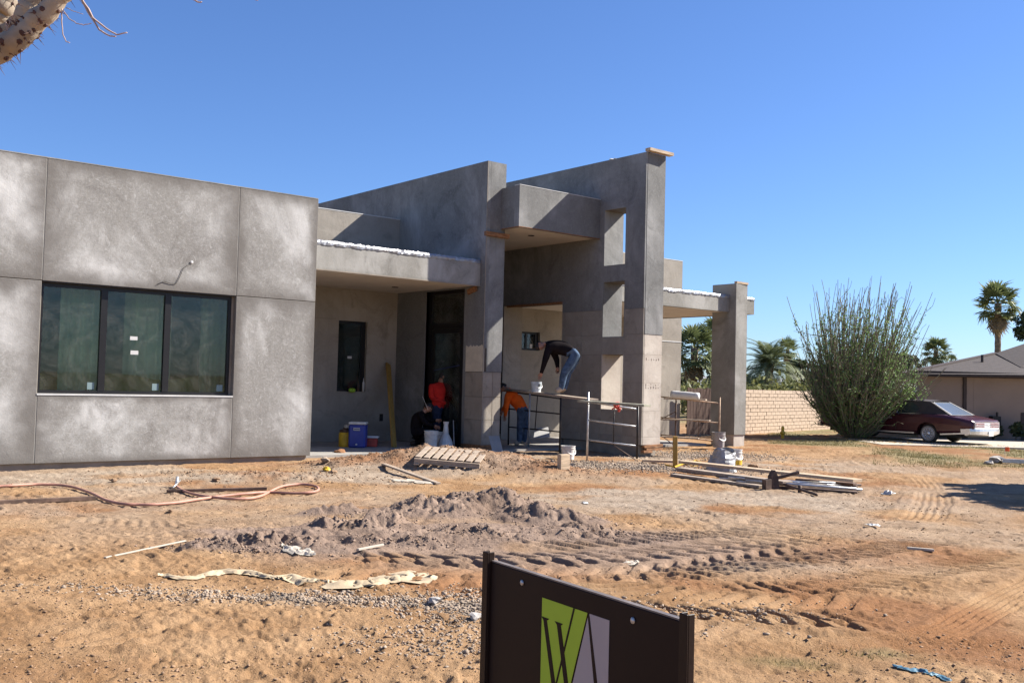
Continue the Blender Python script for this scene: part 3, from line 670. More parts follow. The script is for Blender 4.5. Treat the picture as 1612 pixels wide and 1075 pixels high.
# door pieces sit at the third level under the fin wall
obj("door_leaf", lf, M['frame'], f1)
obj("door_glass", MB().box(xd+0.035, xd+0.042, 19.06, 20.14, 0.36, 2.76), M['doorglass'], f1)
obj("transom_glass", MB().box(xd+0.035, xd+0.042, 18.93, 20.27, zt+0.06, 3.72), M['doorglass'], f1)
obj("door_backing", MB().box(xd+0.16, xd+0.17, 18.85, 20.35, 0.1, 3.78), M['interior'], f1)
P = np.zeros((10, 8, 3))
for i in range(10):
    for j in range(8): P[i, j] = (xd+0.10+0.02*random.random(), 19.1+1.0*i/9, 0.4+2.1*j/7)
obj("bright_plastic_film", MB().grid(P), M['film'], f1, smooth=True)  # pale film added behind the glass to brighten the dark door
tp = MB(); tp.bar((xd+0.03, 19.02, 2.0), (xd+0.03, 20.16, 1.86), 0.006, 0.03, (1, 0, 0)); obj("blue_tape", tp, simple("blue_tape", (0.03, 0.05, 0.25), 0.5), f1)
# --- high canopy box between the fins
XC = 14.43; X2A, X2B, Y2 = 17.02, 17.68, 15.88
c2 = obj("canopy", MB().box(XC, X2A-0.002, 17.38, 17.55, 5.19, 6.14), M['stucco'], house)
obj("side_fascia", MB().box(XC, XC+0.16, 17.552, 21.6, 5.19, 6.14), M['stucco'], c2)
obj("soffit", MB().box(XC+0.163, X2A-0.003, 17.553, 21.6, 5.20, 5.23), M['soffit'], c2)
obj("drip_edge", MB().box(XC-0.005, X2A-0.003, 17.373, 17.40, 5.175, 5.189), M['rough_wood'], c2)
obj("drip_edge", MB().box(XC-0.005, XC+0.02, 17.402, 21.5, 5.175, 5.189), M['rough_wood'], c2)
obj("roof_deck", MB().box(XC+0.163, X2A-0.003, 17.553, 21.6, 6.0, 6.10), M['white'], c2)
obj("coping", MB().box(XC-0.004, X2A-0.003, 17.374, 17.56, 6.142, 6.156), M['white'], c2)
v = ray(836, 371); q = CAMP+v*((5.198-CAMZ)/v[2]); spot(c2, q)
# --- second fin wall with its row of openings
oA = (16.51, 17.24, 4.49, 5.86); oB = (16.50, 17.23, 2.76, 4.10); oC = (16.49, 17.22, 1.02, 2.34); oD = (18.67, 21.05, -0.5, 3.70)
HO = [oA, oB, oC, oD]
ys = sorted({Y2+0.02, 24.5, 16.50, 17.23, 18.67, 21.05}); zs = sorted({0.22, 1.02, 2.34, 2.76, 4.10, 4.49, 5.86, 3.70, 7.05})
fix = lambda h: (16.50, 17.23, h[2], h[3]) if h[0] < 18 else h
HO = [fix(h) for h in HO]
nohole = lambda u, v: not any(inside(u, v, h) for h in HO)
f2 = obj("fin_wall", slab('X', ys, zs, nohole, X2A+0.02, X2B-0.02), M['core'], house, merge=True)
ZS = 3.42
ys2 = sorted({Y2-0.006, 24.5, 16.50, 17.23, 18.67, 21.05}); zs2 = [ZS, 3.70, 4.10, 4.49, 5.86, 7.09]
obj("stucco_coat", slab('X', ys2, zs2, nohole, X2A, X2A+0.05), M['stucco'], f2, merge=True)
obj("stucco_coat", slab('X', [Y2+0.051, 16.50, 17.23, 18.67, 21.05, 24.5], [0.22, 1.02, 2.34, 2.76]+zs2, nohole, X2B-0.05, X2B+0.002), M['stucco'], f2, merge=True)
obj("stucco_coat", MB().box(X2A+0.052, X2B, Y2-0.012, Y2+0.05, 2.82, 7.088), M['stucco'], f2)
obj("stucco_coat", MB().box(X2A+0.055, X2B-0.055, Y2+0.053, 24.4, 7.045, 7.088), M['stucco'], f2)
for h in HO[:3]:   # plastered jambs, heads and sills of the openings
    jm = M['stucco'] if h is HO[0] else (M['block_pale_lit'])
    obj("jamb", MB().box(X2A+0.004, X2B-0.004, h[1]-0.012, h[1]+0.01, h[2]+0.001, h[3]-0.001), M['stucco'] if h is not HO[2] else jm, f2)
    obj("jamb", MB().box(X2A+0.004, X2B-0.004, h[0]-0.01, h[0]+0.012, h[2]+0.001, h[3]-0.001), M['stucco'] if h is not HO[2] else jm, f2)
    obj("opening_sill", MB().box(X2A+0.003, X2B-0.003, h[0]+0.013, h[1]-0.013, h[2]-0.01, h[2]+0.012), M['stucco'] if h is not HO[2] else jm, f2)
zr = [0.24, 0.42, 1.02, 1.68, 2.34, 2.82, 3.42]
for z0, z1 in zip(zr[:-1], zr[1:]):
    for ya, yb in ((Y2-0.002, 16.50), (16.50, 17.23), (17.23, 17.95), (17.95, 18.67)):
        a, b = z0, z1
        if ya == 16.50:
            if 1.02 <= z0 < 2.3 or z0 >= 2.8: continue
            if z0 == 2.34: b = 2.76
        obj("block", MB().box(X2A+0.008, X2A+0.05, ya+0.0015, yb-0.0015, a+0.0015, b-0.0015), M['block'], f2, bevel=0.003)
    if z1 <= 2.9: obj("block", MB().box(X2A+0.053, X2B-0.003, Y2-0.003, Y2+0.03, z0+0.0015, z1-0.0015), M['block_pale_lit'], f2, bevel=0.003)
dj = MB(); dj.box(X2A+0.002, X2B-0.002, 21.038, 21.06, 0.06, 3.69); obj("jamb", dj, M['backwall'], f2)
dj = MB(); dj.box(X2A+0.002, X2B-0.002, 18.66, 18.682, 0.06, 3.69); obj("jamb", dj, M['block'], f2)
dj = MB(); dj.box(X2A-0.02, X2A+0.01, 18.69, 20.9, 3.64, 3.70); obj("timber_strip", dj, M['rough_wood'], f2)
tp = MB(); tp.bar((17.0, 15.82, 7.135), (17.80, 15.80, 7.13), 0.16, 0.07); obj("timber_cap", tp, M['lumber'], f2)
obj("footing", MB().box(X2A+0.06, X2B-0.05, Y2+0.1, 18.6, -0.3, 0.218), M['stem'], f2)
for k, (dx, dz, L) in enumerate(((0.0, 0.20, 0.62), (0.06, 0.14, 0.56), (-0.04, 0.09, 0.30))):
    tp = MB(); tp.bar((17.08+dx, Y2-0.02-0.01*k, dz), (17.08+dx+L, Y2-0.03, dz+0.03*(k == 0)), 0.09, 0.055); obj("form_board", tp, M['rough_wood'], f2)
cl = MB()
for k in range(9):
    c = np.array([17.3+random.uniform(-.1, .1), 17.0+random.uniform(-.25, .25), 7.10+random.uniform(0, .05)])
    cl.obox(c, (1, random.random(), 0.2), (0, 1, 0.3), (0.1, 0, 1), random.uniform(.02, .07), random.uniform(.02, .05), random.uniform(.01, .03))
obj("mortar_lump", cl, M['cream'], f2)
sm = MB()
for z in (2.22, 1.62, 1.56):
    for k in range(6): sm.box(X2A+0.12+0.085*k, X2A+0.135+0.085*k, Y2-0.006, Y2-0.001, z+random.uniform(-.02, .02), z+0.03+random.uniform(-.02, .02))
obj("screw_marks", sm, M['rust_dark'], f2, kind='stuff')
# --- right hand canopy and its pillar
c3 = obj("canopy", MB().box(X2B+0.006, 23.52, 17.62, 17.78, 3.74, 4.17), M['fascia'], house)
obj("side_fascia", MB().box(23.36, 23.52, 17.783, 21.68, 3.74, 4.17), M['fascia'], c3)
obj("soffit", MB().box(X2B+0.006, 23.355, 17.783, 21.69, 3.75, 3.78), M['soffit'], c3)
obj("roof_deck", MB().box(X2B+0.006, 23.355, 17.783, 21.69, 4.05, 4.16), M['white'], c3)
foil_strip("foil_edge", c3, X2B+0.006, 23.53, 17.62, 18.3, 4.185, 5)
pl = obj("pillar", MB().box(22.40, 22.92, 17.40, 18.24, 0.31, 4.54), M['fascia'], house, bevel=0.01)
obj("plinth", MB().box(22.43, 22.90, 17.43, 18.22, -0.2, 0.309), M['block_pale_lit'], pl)
tp = MB(); tp.bar((22.44, 17.45, 4.575), (22.93, 17.43, 4.565), 0.10, 0.06); obj("timber_cap", tp, M['lumber'], pl)
# loose cable stub on the panel above the window
cb = MB(); pts = [onY(px, py, YW-0.012) for px, py in ((300, 415), (289, 422), (283, 436), (277, 447), (268, 446), (258, 443), (247, 448))]
cb.tube(pts, 0.0045, 5); tag(obj("loose_cable", cb, M['black'], smooth=True), "thin dark cable dangling on the cement panel above the wide window", "cable")

pc = onY(302, 413, YW-0.01); pb = MB(); pb.lathe(pc, [(0.0, 0), (0.028, 0.002), (0.016, 0.008)], 9, (0, -1, 0)); tag(obj("plaster_dab", pb, M['white']), "white filler dab where the loose cable leaves the wall panel", "filler")

# ================================================================== TREES AND PLANTS
def rot_to(d):
    return Vector(d).to_track_quat('X', 'Z')
def leaf_cards(centres, size, rng, stretch=1.6):
    """one small bent quad per centre, turned at random"""
    n = len(centres); a = rng.normal(size=(n, 3)); a /= np.linalg.norm(a, axis=1)[:, None]
    b = rng.normal(size=(n, 3)); b -= a*(a*b).sum(1)[:, None]; b /= np.linalg.norm(b, axis=1)[:, None]
    s = size*rng.uniform(0.6, 1.3, (n, 1))
    V = np.stack([centres-a*s*stretch, centres+b*s*0.7, centres+a*s*stretch, centres-b*s*0.7], 1).reshape(-1, 3)
    F = np.arange(n*4).reshape(n, 4); return V, F
def leafy_tree(name, label, base, height, crown_r, crown_z, mat, seed, nclump=40, per=130, leaf=0.09, group=None, trunk_r=0.12, cat="tree", gap=0.0):
    rng = np.random.default_rng(seed); base = np.array(base, float)
    t = thing(name, label, cat, base, group=group); mb = MB()
    ctr = base + np.array([0, 0, crown_z]); ch = height-crown_z
    mb.tube([base-[0, 0, .2], base+[0.05, 0.02, crown_z*0.5], base+[0.0, 0.05, crown_z*0.95]], [trunk_r*1.3, trunk_r, trunk_r*0.7], 8)
    cs = []
    for k in range(nclump):
        d = rng.normal(size=3); d /= np.linalg.norm(d); q = rng.uniform(0.45, 1.0)
        c = ctr + d*np.array([crown_r, crown_r, ch])*q; cs.append(c)
        if k % 2 == 0:
            m = base*0.5+ctr*0.5; mid = (m+c)/2 + rng.normal(size=3)*0.1*crown_r
            mb.tube([base+[0, 0, crown_z*0.6], mid, c], [trunk_r*0.5, trunk_r*0.25, trunk_r*0.06], 5)
    obj("trunk", mb, M['bark'], t, smooth=True)
    P = []
    for c in cs:
        r = rng.uniform(0.16, 0.34)*crown_r
        p = rng.normal(size=(per, 3)); p /= np.linalg.norm(p, axis=1)[:, None]; p *= rng.uniform(0.3, 1.0, (per, 1))**0.5
        P.append(c + p*np.array([r*1.25, r*1.25, r*0.8]))
    V, F = leaf_cards(np.vstack(P), leaf, rng)
    np_obj("crown", V-base, F, mat, t, kind='stuff'); return t
def fan_frond_mesh(R, seed, mat, n=16, droop=0.25):
    rng = np.random.default_rng(seed); V = []; F = []
    L = 0.52*R; w = 0.018*R
    def q(*p): o = len(V); V.extend(p); F.append((o, o+1, o+2, o+3))
    segs = 4; pt = lambda s: np.array([L*s, 0, -0.06*R*s*s])
    for i in range(segs):
        a, b = pt(i/segs), pt((i+1)/segs); q(a+[0, w, 0], b+[0, w, 0], b-[0, w, 0], a-[0, w, 0])
    h = pt(1)
    for i in range(n):
        an = math.radians(-112+224*i/(n-1)); ln = 0.52*R*(1-0.25*abs(an)/2)*rng.uniform(0.85, 1.08)
        d = np.array([math.cos(an), math.sin(an), 0.0]); s = np.array([-d[1], d[0], 0])
        ww = 0.034*R; m = h+d*ln*0.6+[0, 0, -0.03*R*rng.uniform(.5, 1.5)]; e = h+d*ln+[0, 0, -droop*ln*rng.uniform(0.5, 1.4)]
        zz = 0.012*R*(1 if i % 2 else -1)
        q(h+s*0.006*R, m+s*ww+[0, 0, zz], m-s*ww-[0, 0, zz], h-s*0.006*R); q(m+s*ww+[0, 0, zz], e+s*0.004*R, e-s*0.004*R, m-s*ww-[0, 0, zz])
    return np_mesh("frond", np.array(V), F, mat)
def feather_frond_mesh(R, seed, mat, n=34):
    rng = np.random.default_rng(seed); V = []; F = []
    def q(*p): o = len(V); V.extend(p); F.append((o, o+1, o+2, o+3))
    pt = lambda s: np.array([R*(s-0.18*s*s), 0, R*(0.18*s-0.75*s**2.4)])
    for i in range(10):
        a, b = pt(i/10), pt((i+1)/10); w0, w1 = 0.014*R*(1-i/11), 0.014*R*(1-(i+1)/11); q(a+[0, w0, 0], b+[0, w1, 0], b-[0, w1, 0], a-[0, w0, 0])
    for i in range(n):
        s = 0.12+0.87*i/(n-1); p = pt(s); t = pt(min(s+0.02, 1))-pt(s-0.02); t /= np.linalg.norm(t)
        for sg in (-1, 1):
            l = R*0.26*math.sin(math.pi*(0.15+0.8*s))*rng.uniform(0.85, 1.15); d = t*0.55+np.array([0, sg*0.8, 0.18]); d /= np.linalg.norm(d)
            e = p+d*l+[0, 0, -0.25*l]; m = p+d*l*0.5; u = t*0.013*R; q(p-u, m-u*1.1, e, m+u*1.1)
    return np_mesh("frond", np.array(V), F, mat)
def palm(name, label, base, h, R, seed, kind='fan', group="palms behind the wall", nf=34, trunk_r=0.16, skirt=8):
    rng = np.random.default_rng(seed); base = np.array(base, float); t = thing(name, label, "palm", base, group=group)
    mb = MB(); pts = []; rs = []; nz = 26
    for i in range(nz+1):
        s = i/nz; pts.append(base+[0.04*math.sin(s*3+seed), 0.04*math.cos(s*2), -0.2+(h+0.2)*s]); rs.append(trunk_r*(1.25-0.35*s+(0.06 if i % 2 else -0.03))*(1.0 if s < 0.8 else 1.0+1.2*(s-0.8)))
    mb.tube(pts, rs, 10); obj("trunk", mb, M['bark'], t, smooth=False)
    fm = M['palm'] if kind == 'fan' else M['datepalm']
    ms = [fan_frond_mesh(R, seed*7+k, fm, droop=(0.15, 0.3, 0.5)[k]) if kind == 'fan' else feather_frond_mesh(R*1.12, seed*7+k, fm) for k in range(3)]
    dead = fan_frond_mesh(R*0.9, seed*7+9, M['deadfrond'], droop=0.6)
    for k in range(nf+skirt):
        isd = k >= nf; yaw = k*2.39996+rng.uniform(-.3, .3)
        pitch = math.radians(rng.uniform(-75, -55)) if isd else math.radians(82-(118 if kind == 'fan' else 95)*(k/nf)**0.85 + rng.uniform(-8, 8))
        o = bpy.data.objects.new("frond", dead if isd else ms[k % 3]); COL.objects.link(o); o.parent = t
        o.location = (0.04*math.sin(3+seed), 0.0, h - (0.25*R*(k/(nf+skirt)) if not isd else 0.28*R))
        o.rotation_euler = (rng.uniform(-.35, .35), -pitch, yaw); s = rng.uniform(0.85, 1.1); o.scale = (s, s, s)
    return t
def at_depth(px, py, d):
    p = D(px, py, d); return np.array([p[0], p[1], 0.0]), p[2]
for (px, py, d, R, lab, kind, nf, sk, tr) in (
    (1094, 548, 58, 1.75, "bushy fan palm with brown skirted trunk rising over the dark fence gate", 'fan', 40, 9, 0.20),
    (1131, 532, 60, 1.55, "taller fan palm half hidden behind the free standing pillar", 'fan', 34, 7, 0.17),
    (1211, 574, 55, 1.95, "wide arching date palm rising just behind the tan brick wall", 'date', 46, 0, 0.22),
    (1240, 549, 110, 1.45, "small distant fan palm standing to the right of the arching date palm", 'fan', 34, 5, 0.17),
    (1473, 552, 105, 1.70, "distant full fan palm above the left end of the brown roof", 'fan', 42, 6, 0.20),
    (1497, 568, 120, 0.95, "tiny low palm top just peeking over the brown roof slope", 'fan', 26, 3, 0.15),
    (1571, 477, 70, 1.85, "tall slender fan palm towering over the brown shingle roof", 'fan', 38, 9, 0.20)):
    b, z = at_depth(px, py, d)
    palm("palm_tree", lab, b, z, R, px % 97, kind, nf=nf, skirt=sk, trunk_r=tr)
for i, (px, py, d, rpx, mt, lab) in enumerate((
    (1076, 602, 62, 13, 'leaf_grey', "grey green leafy tree left of the palm trunk over the fence"),
    (1128, 598, 66, 17, 'leaf_grey', "grey green leafy tree showing beside the pillar above the fence"),
    (1183, 603, 66, 18, 'leaf_mid', "low olive tree behind the wall left of the date palm"),
    (1262, 601, 72, 22, 'leaf_grey', "low grey green tree behind the wall right of the date palm"),
    (1256, 580, 95, 16, 'leaf_dark', "dark round tree under the small distant palm"),
    (1296, 598, 60, 24, 'leaf_mid', "olive tree behind the wall at the left flank of the tall shrub"),
    (1424, 580, 52, 34, 'leaf_dark', "dark green tree behind the tall shrub beside the brown roof"),
    (1630, 520, 60, 30, 'leaf_dark', "dark tree at the right edge behind the brown roof"),
    (1380, 592, 58, 34, 'leaf_dark', "dark tree behind the middle of the tall shrub"))):
    b, z = at_depth(px, py, d); r = rpx/FPX*d
    leafy_tree("leafy_tree", lab, b, z+r*0.9, r*1.15, max(z-r*0.1, 0.8), M[mt], 100+i, 34, 110, 0.10*d/60, group="leafy trees behind the wall")
# garden hedge strip behind the wall: one mass nobody could count
rng = np.random.default_rng(55); P = []
for k in range(150):
    px = rng.uniform(1072, 1330); d = rng.uniform(50, 62); b, z = at_depth(px, rng.uniform(600, 612), d)
    p = rng.normal(size=(40, 3))*np.array([0.45, 0.45, 0.28])+np.array([b[0], b[1], z*rng.uniform(0.45, 0.9)]); P.append(p)
V, F = leaf_cards(np.vstack(P), 0.10, rng); np_obj("hedge", V, F, M['leaf_mid'], kind='stuff')
# far low hills
hm, ht, hb = new_mat("far_hill"); hb.inputs["Base Color"].default_value = (0.22, 0.23, 0.24, 1); hb.inputs["Roughness"].default_value = 1
n = 160; th = np.radians(np.linspace(35, 75, n)); hz = 6+16*np.array([fbm(np.array([t*18.]), np.array([0.3]), 4, 5)[0] for t in th]); V = []
for R_, s in ((1000, 0.0), (1150, 0.55), (1300, 1.0), (1500, 0.0)): V += [(R_*math.sin(a), R_*math.cos(a), -3+z*s*1.25) for a, z in zip(th, hz)]
F = [(i*n+j, i*n+j+1, (i+1)*n+j+1, (i+1)*n+j) for i in range(3) for j in range(n-1)]
np_obj("hills", V, F, hm, kind='structure', smooth=True)

# --- tall many stemmed shrub in front of the car
def tubes_np(paths, r0, r1, nseg, nside):
    """paths (N,k,3), radii (N) at foot and tip"""
    N, k, _ = paths.shape; T = np.gradient(paths, axis=1); T /= np.linalg.norm(T, axis=2, keepdims=True)+1e-9
    A = np.cross(T, np.array([0.3, 0.9, 0.31])); A /= np.linalg.norm(A, axis=2, keepdims=True)+1e-9; B = np.cross(T, A)
    s = np.linspace(0, 1, k)[None, :, None]; R = r0[:, None, None]*(1-s)+r1[:, None, None]*s
    q = np.arange(nside)*2*math.pi/nside
    V = paths[:, :, None, :] + R[..., None]*(A[:, :, None, :]*np.cos(q)[None, None, :, None]+B[:, :, None, :]*np.sin(q)[None, None, :, None])
    idx = np.arange(N*k*nside).reshape(N, k, nside); j = np.roll(idx, -1, axis=2)
    F = np.stack([idx[:, :-1], j[:, :-1], j[:, 1:], idx[:, 1:]], -1).reshape(-1, 4); return V.reshape(-1, 3), F
def tall_shrub():
    rng = np.random.default_rng(21); base = np.array([*G(1346, 691)[:2], 0.0]); base[2] = H(base[0], base[1])-0.05
    t = thing("tall_shrub", "tall vase shaped desert shrub of many thin green stems beside the maroon car", "shrub", base)
    N = 520; k = 12; az = rng.uniform(0, 2*math.pi, N); q = rng.uniform(0, 1, N)**0.75
    tilt = np.radians(2+52*q); L = np.minimum(5.2-1.0*q**2, 2.25/np.sin(tilt+0.02))*rng.uniform(0.62, 1.08, N)
    P = np.zeros((N, k, 3)); s = np.linspace(0, 1, k); foot = 0.17*np.sqrt(rng.uniform(0, 1, N))
    wob = rng.normal(size=(N, 3))*0.17; ph = rng.uniform(0, 6.28, N)
    for i, u in enumerate(s):
        tl = tilt*(1.18-0.42*u); 
        r = foot + np.sin(tl)*L*u*1.02; z = np.cos(tl)*L*u
        kx = np.sin(u*5+ph)*0.10*u; ky = np.cos(u*6+ph*2)*0.10*u
        P[:, i] = np.stack([np.cos(az)*r+wob[:, 0]*u*u*2+kx+0.32*RV[0]*u*u, np.sin(az)*r+wob[:, 1]*u*u*2+ky+0.32*RV[1]*u*u, z], -1)
    # forked side branches in the upper half
    M2 = 1100; src = rng.integers(0, N, M2); st = rng.integers(4, 10, M2); Q = np.zeros((M2, 6, 3)); dirs = P[src, np.minimum(st+1, k-1)]-P[src, st]
    dirs /= np.linalg.norm(dirs, axis=1)[:, None]; dv = dirs+rng.normal(size=(M2, 3))*0.5; dv[:, 2] = np.abs(dv[:, 2]); dv /= np.linalg.norm(dv, axis=1)[:, None]; ln = rng.uniform(0.3, 1.1, M2)
    for i in range(6): Q[:, i] = P[src, st]+dv*(ln*i/5)[:, None]+np.array([0, 0, 0.10])*((i/5)**2)+rng.normal(size=(M2, 3))*0.012*i
    V1, F1 = tubes_np(P, rng.uniform(0.018, 0.032, N), rng.uniform(0.006, 0.010, N), k, 5)
    V2, F2 = tubes_np(Q, rng.uniform(0.009, 0.014, M2), rng.uniform(0.005, 0.008, M2), 6, 4)
    np_obj("stems", np.vstack([V1, V2]), np.vstack([F1, F2+len(V1)]), M['ocotillo_stem'], t, kind='stuff', smooth=True)
    C = []
    for i in range(N):
        m = int(56*L[i]/4); u = rng.uniform(0.10, 0.84, m)**0.9*(k-1); a = u.astype(int); f = (u-a)[:, None]
        C.append(P[i, a]*(1-f)+P[i, np.minimum(a+1, k-1)]*f+rng.normal(size=(m, 3))*0.035)
    for i in range(M2):
        m = 9; u = rng.uniform(0.0, 0.8, m)*5; a = u.astype(int); f = (u-a)[:, None]; C.append(Q[i, a]*(1-f)+Q[i, np.minimum(a+1, 5)]*f+rng.normal(size=(m, 3))*0.025)
    C = np.vstack(C); C = C[C[:, 2] < 4.7+0.4*rng.normal(size=len(C))]
    V, F = leaf_cards(C, 0.026, rng, 1.8); np_obj("leaves", V, F, M['ocotillo_leaf'], t, kind='stuff')
tall_shrub()

# --- pale thorny tree whose limb reaches into the top left corner
def thorny_tree():
    rng = np.random.default_rng(3); d = 6.0
    root = np.array([*D(-420, 600, 6.4)[:2], 0.0]); root[2] = H(root[0], root[1])
    t = thing("thorny_tree", "pale thorny tree limb with thin drooping twigs reaching into the upper left corner", "tree", root)
    top = D(-260, 240, 6.3)
    mb = MB(); mb.tube([root-[0, 0, .2], root+[0.03, 0.05, 1.2], (root+top)/2+[0.05, 0, 0.5], top], [0.23, 0.20, 0.17, 0.15], 12); obj("trunk", mb, M['limb'], t, smooth=True)
    l1 = [top, D(-120, 160, 6.1), D(-20, 92, d), D(35, 55, d), D(75, 18, d), D(125, -40, d), D(200, -140, d)]
    r1 = [0.12, 0.092, 0.076, 0.069, 0.062, 0.053, 0.040]
    l2 = [top, D(-110, 120, 6.4), D(-20, 78, 6.5), D(20, 38, 6.5), D(55, 0, 6.5), D(100, -60, 6.5)]
    r2 = [0.11, 0.09, 0.08, 0.072, 0.066, 0.05]
    l3 = [top, D(-90, 70, 5.7), D(-25, 28, 5.6), D(2, 10, 5.6), D(16, -18, 5.6), D(30, -60, 5.6)]; r3 = [0.10, 0.085, 0.075, 0.068, 0.05, 0.04]
    for L_, r_ in ((l1, r1), (l2, r2), (l3, r3)):
        pts = []; rr = []
        for a in range(len(L_)-1):
            for s in np.linspace(0, 1, 8, endpoint=False): pts.append(L_[a]*(1-s)+L_[a+1]*s+rng.normal(size=3)*0.003); rr.append((r_[a]*(1-s)+r_[a+1]*s)*rng.uniform(0.95, 1.06))
        mb = MB(); mb.tube(pts, rr, 14); lo = obj("limb", mb, M['limb'], t, smooth=True)
        th = MB(); pts = np.array(pts)
        for q in range(150 if L_ is not l3 else 40):
            i = int(rng.integers(3, len(pts)-1)); ax = pts[i]-pts[i-1]; ax /= np.linalg.norm(ax); v = rng.normal(size=3); v -= ax*np.dot(v, ax); v /= np.linalg.norm(v)
            p = pts[i]+v*rr[i]*0.97; s = rng.uniform(0.6, 1.5)
            th.lathe(p, [(0.013*s, -0.006), (0.012*s, 0.004), (0.003, 0.008)], 6, v)
            for e in range(int(rng.integers(1, 4))):
                w = v+rng.normal(size=3)*0.45; w /= np.linalg.norm(w); l = rng.uniform(0.02, 0.075); th.tube([p, p+w*l], [0.0028, 0.0006], 4)
        obj("thorns", th, M['thorn'], lo, kind='stuff')
    for pts, r in (([(118, -40), (129, 0), (141, 24), (156, 47), (172, 57), (182, 58)], 0.0055), ([(120, -42), (131, 2), (146, 28), (168, 46), (184, 55), (200, 52)], 0.0055),
                   ([(98, 14), (97, 34), (99, 55), (104, 66), (110, 68)], 0.0032), ([(99, 17), (108, 29), (120, 37), (132, 40), (144, 37)], 0.003),
                   ([(104, 13), (117, 18), (131, 23)], 0.0022), ([(3, 60), (14, 40), (20, 22), (22, 4)], 0.003), ([(16, 58), (8, 34), (4, 20)], 0.004),
                   ([(296, -12), (305, 0), (312, 4), (318, 4)], 0.005), ([(398, -12), (402, 0), (406, 1)], 0.004)):
        tw = MB(); P = [D(x, y, d-0.05) for x, y in pts]; Q = []
        for a in range(len(P)-1):
            for s in np.linspace(0, 1, 4, endpoint=False): Q.append(P[a]*(1-s)+P[a+1]*s+rng.normal(size=3)*0.0012)
        Q.append(P[-1]); tw.tube(Q, list(np.linspace(r*1.2, r*0.75, len(Q))), 6); obj("twig", tw, M['twig'], t, smooth=True)
    # twigs of the upper right hang from a boom of the same tree, above the frame
    bm_ = MB(); bm_.tube([l1[-1], D(260, -150, 6.0), D(300, -60, 6.0), D(296, -12, 5.95)], [0.04, 0.02, 0.008, 0.006], 6).tube([D(260, -150, 6.0), D(380, -90, 6.0), D(398, -12, 5.95)], [0.02, 0.008, 0.005], 6).tube([l1[-2], D(120, -60, 6.0), D(118, -40, 5.95)], [0.03, 0.012, 0.007], 6)
    obj("boom", bm_, M['limb'], t, smooth=True)
thorny_tree()
# --- tree just out of frame on the right: its shade lies across the dirt
for i, (px, py, zc, r) in enumerate(((1612, 772, 4.2, 1.15), (1640, 790, 4.8, 1.3))):
    g_ = G(px, py); c = np.array([g_[0], g_[1], 0])+SUN/SUN[2]*zc
    leafy_tree("shade_tree", ("leafy roadside tree beyond the right edge shading the dirt", "second leafy roadside tree beyond the right edge nearer the street")[i], (c[0], c[1], H(c[0], c[1])), zc+r*0.55, r, zc-r*0.1, M['leaf_dark'], 300+i, 44, 130, 0.085, group="roadside trees beyond the right edge")

# ================================================================== BRICK WALL, FENCE, NEIGHBOUR HOUSE
def garden_wall():
    A = np.array([29.3, 21.93]); d = np.array([7.11, 1.64]); d /= np.linalg.norm(d); start = A - d*2.25; ang = math.atan2(d[1], d[0])
    t = thing("brick_wall", "tan block garden wall with dark joints behind the pillar and tall shrub", "wall", (start[0], start[1], -0.02), (0, 0, ang))
    Lw = 19.5; hgt = 1.60
    obj("mortar", MB().box(0.02, Lw-0.02, 0.02, 0.18, -0.2, hgt-0.02), M['mortar'], t, local=True)
    bl, bh = 0.405, 0.1333; n = 0; rest = MB(); ms = []
    for k in range(6):
        mb = MB(); mb.box(-bl/2+0.008, bl/2-0.008, -0.1, 0.1, 0.008, bh-0.006); v = np.array(mb.v); v += RNG.normal(size=v.shape)*0.0035
        me = bpy.data.meshes.new("brick"); me.from_pydata(v.tolist(), [], mb.f); me.materials.append(M['brick']); ms.append(me)
    for c in range(int(Lw/bl)):
        for r in range(12):
            x = (c+0.5)*bl+(bl/2 if r % 2 else 0); y = 0.1-0.0+RNG.uniform(-0.006, 0.006); z = r*bh
            if n < 300 and c >= 3 or (n < 300 and c < 3 and False):
                o = bpy.data.objects.new("brick", ms[(r*5+c*3) % 6]); COL.objects.link(o); o.parent = t; o.location = (x, y, z); n += 1
            else: rest.box(x-bl/2+0.008, x+bl/2-0.008, y-0.1, y+0.1, z+0.008, z+bh-0.006)
    obj("distant_bricks", rest, M['brick'], t, local=True, kind='stuff')
    pm = MB(); 
    for r in range(12): pm.box(-0.30, 0.02, -0.14, 0.34, r*bh+0.004, (r+1)*bh-0.004)
    pm.box(-0.28, 0.0, -0.12, 0.32, -0.2, 1.59)
    obj("pilaster", pm, M['brick'], t, local=True)
    # wooden gate between the pilaster and the house
    p0 = start-d*0.34; p1 = np.array([25.16, 21.45])
    L = np.hypot(*(p0-p1)); dd = (p0-p1)/L
    gte = thing("wooden_gate", "dark brown board gate between the house wall and the brick pilaster", "gate", (p1[0], p1[1], 0), (0, 0, math.atan2(dd[1], dd[0])))
    nb = int(L/0.145)
    for i in range(nb): obj("board", MB().box(i*L/nb+0.006, (i+1)*L/nb-0.006, 0.0, 0.025, 0.06, 1.60-0.02*(i % 3)), M['fence'], gte, local=True)
    obj("rail", MB().box(0, L, 0.028, 0.07, 0.3, 0.4), M['fence'], gte, local=True); obj("rail", MB().box(0, L, 0.028, 0.07, 1.3, 1.4), M['fence'], gte, local=True)
garden_wall()

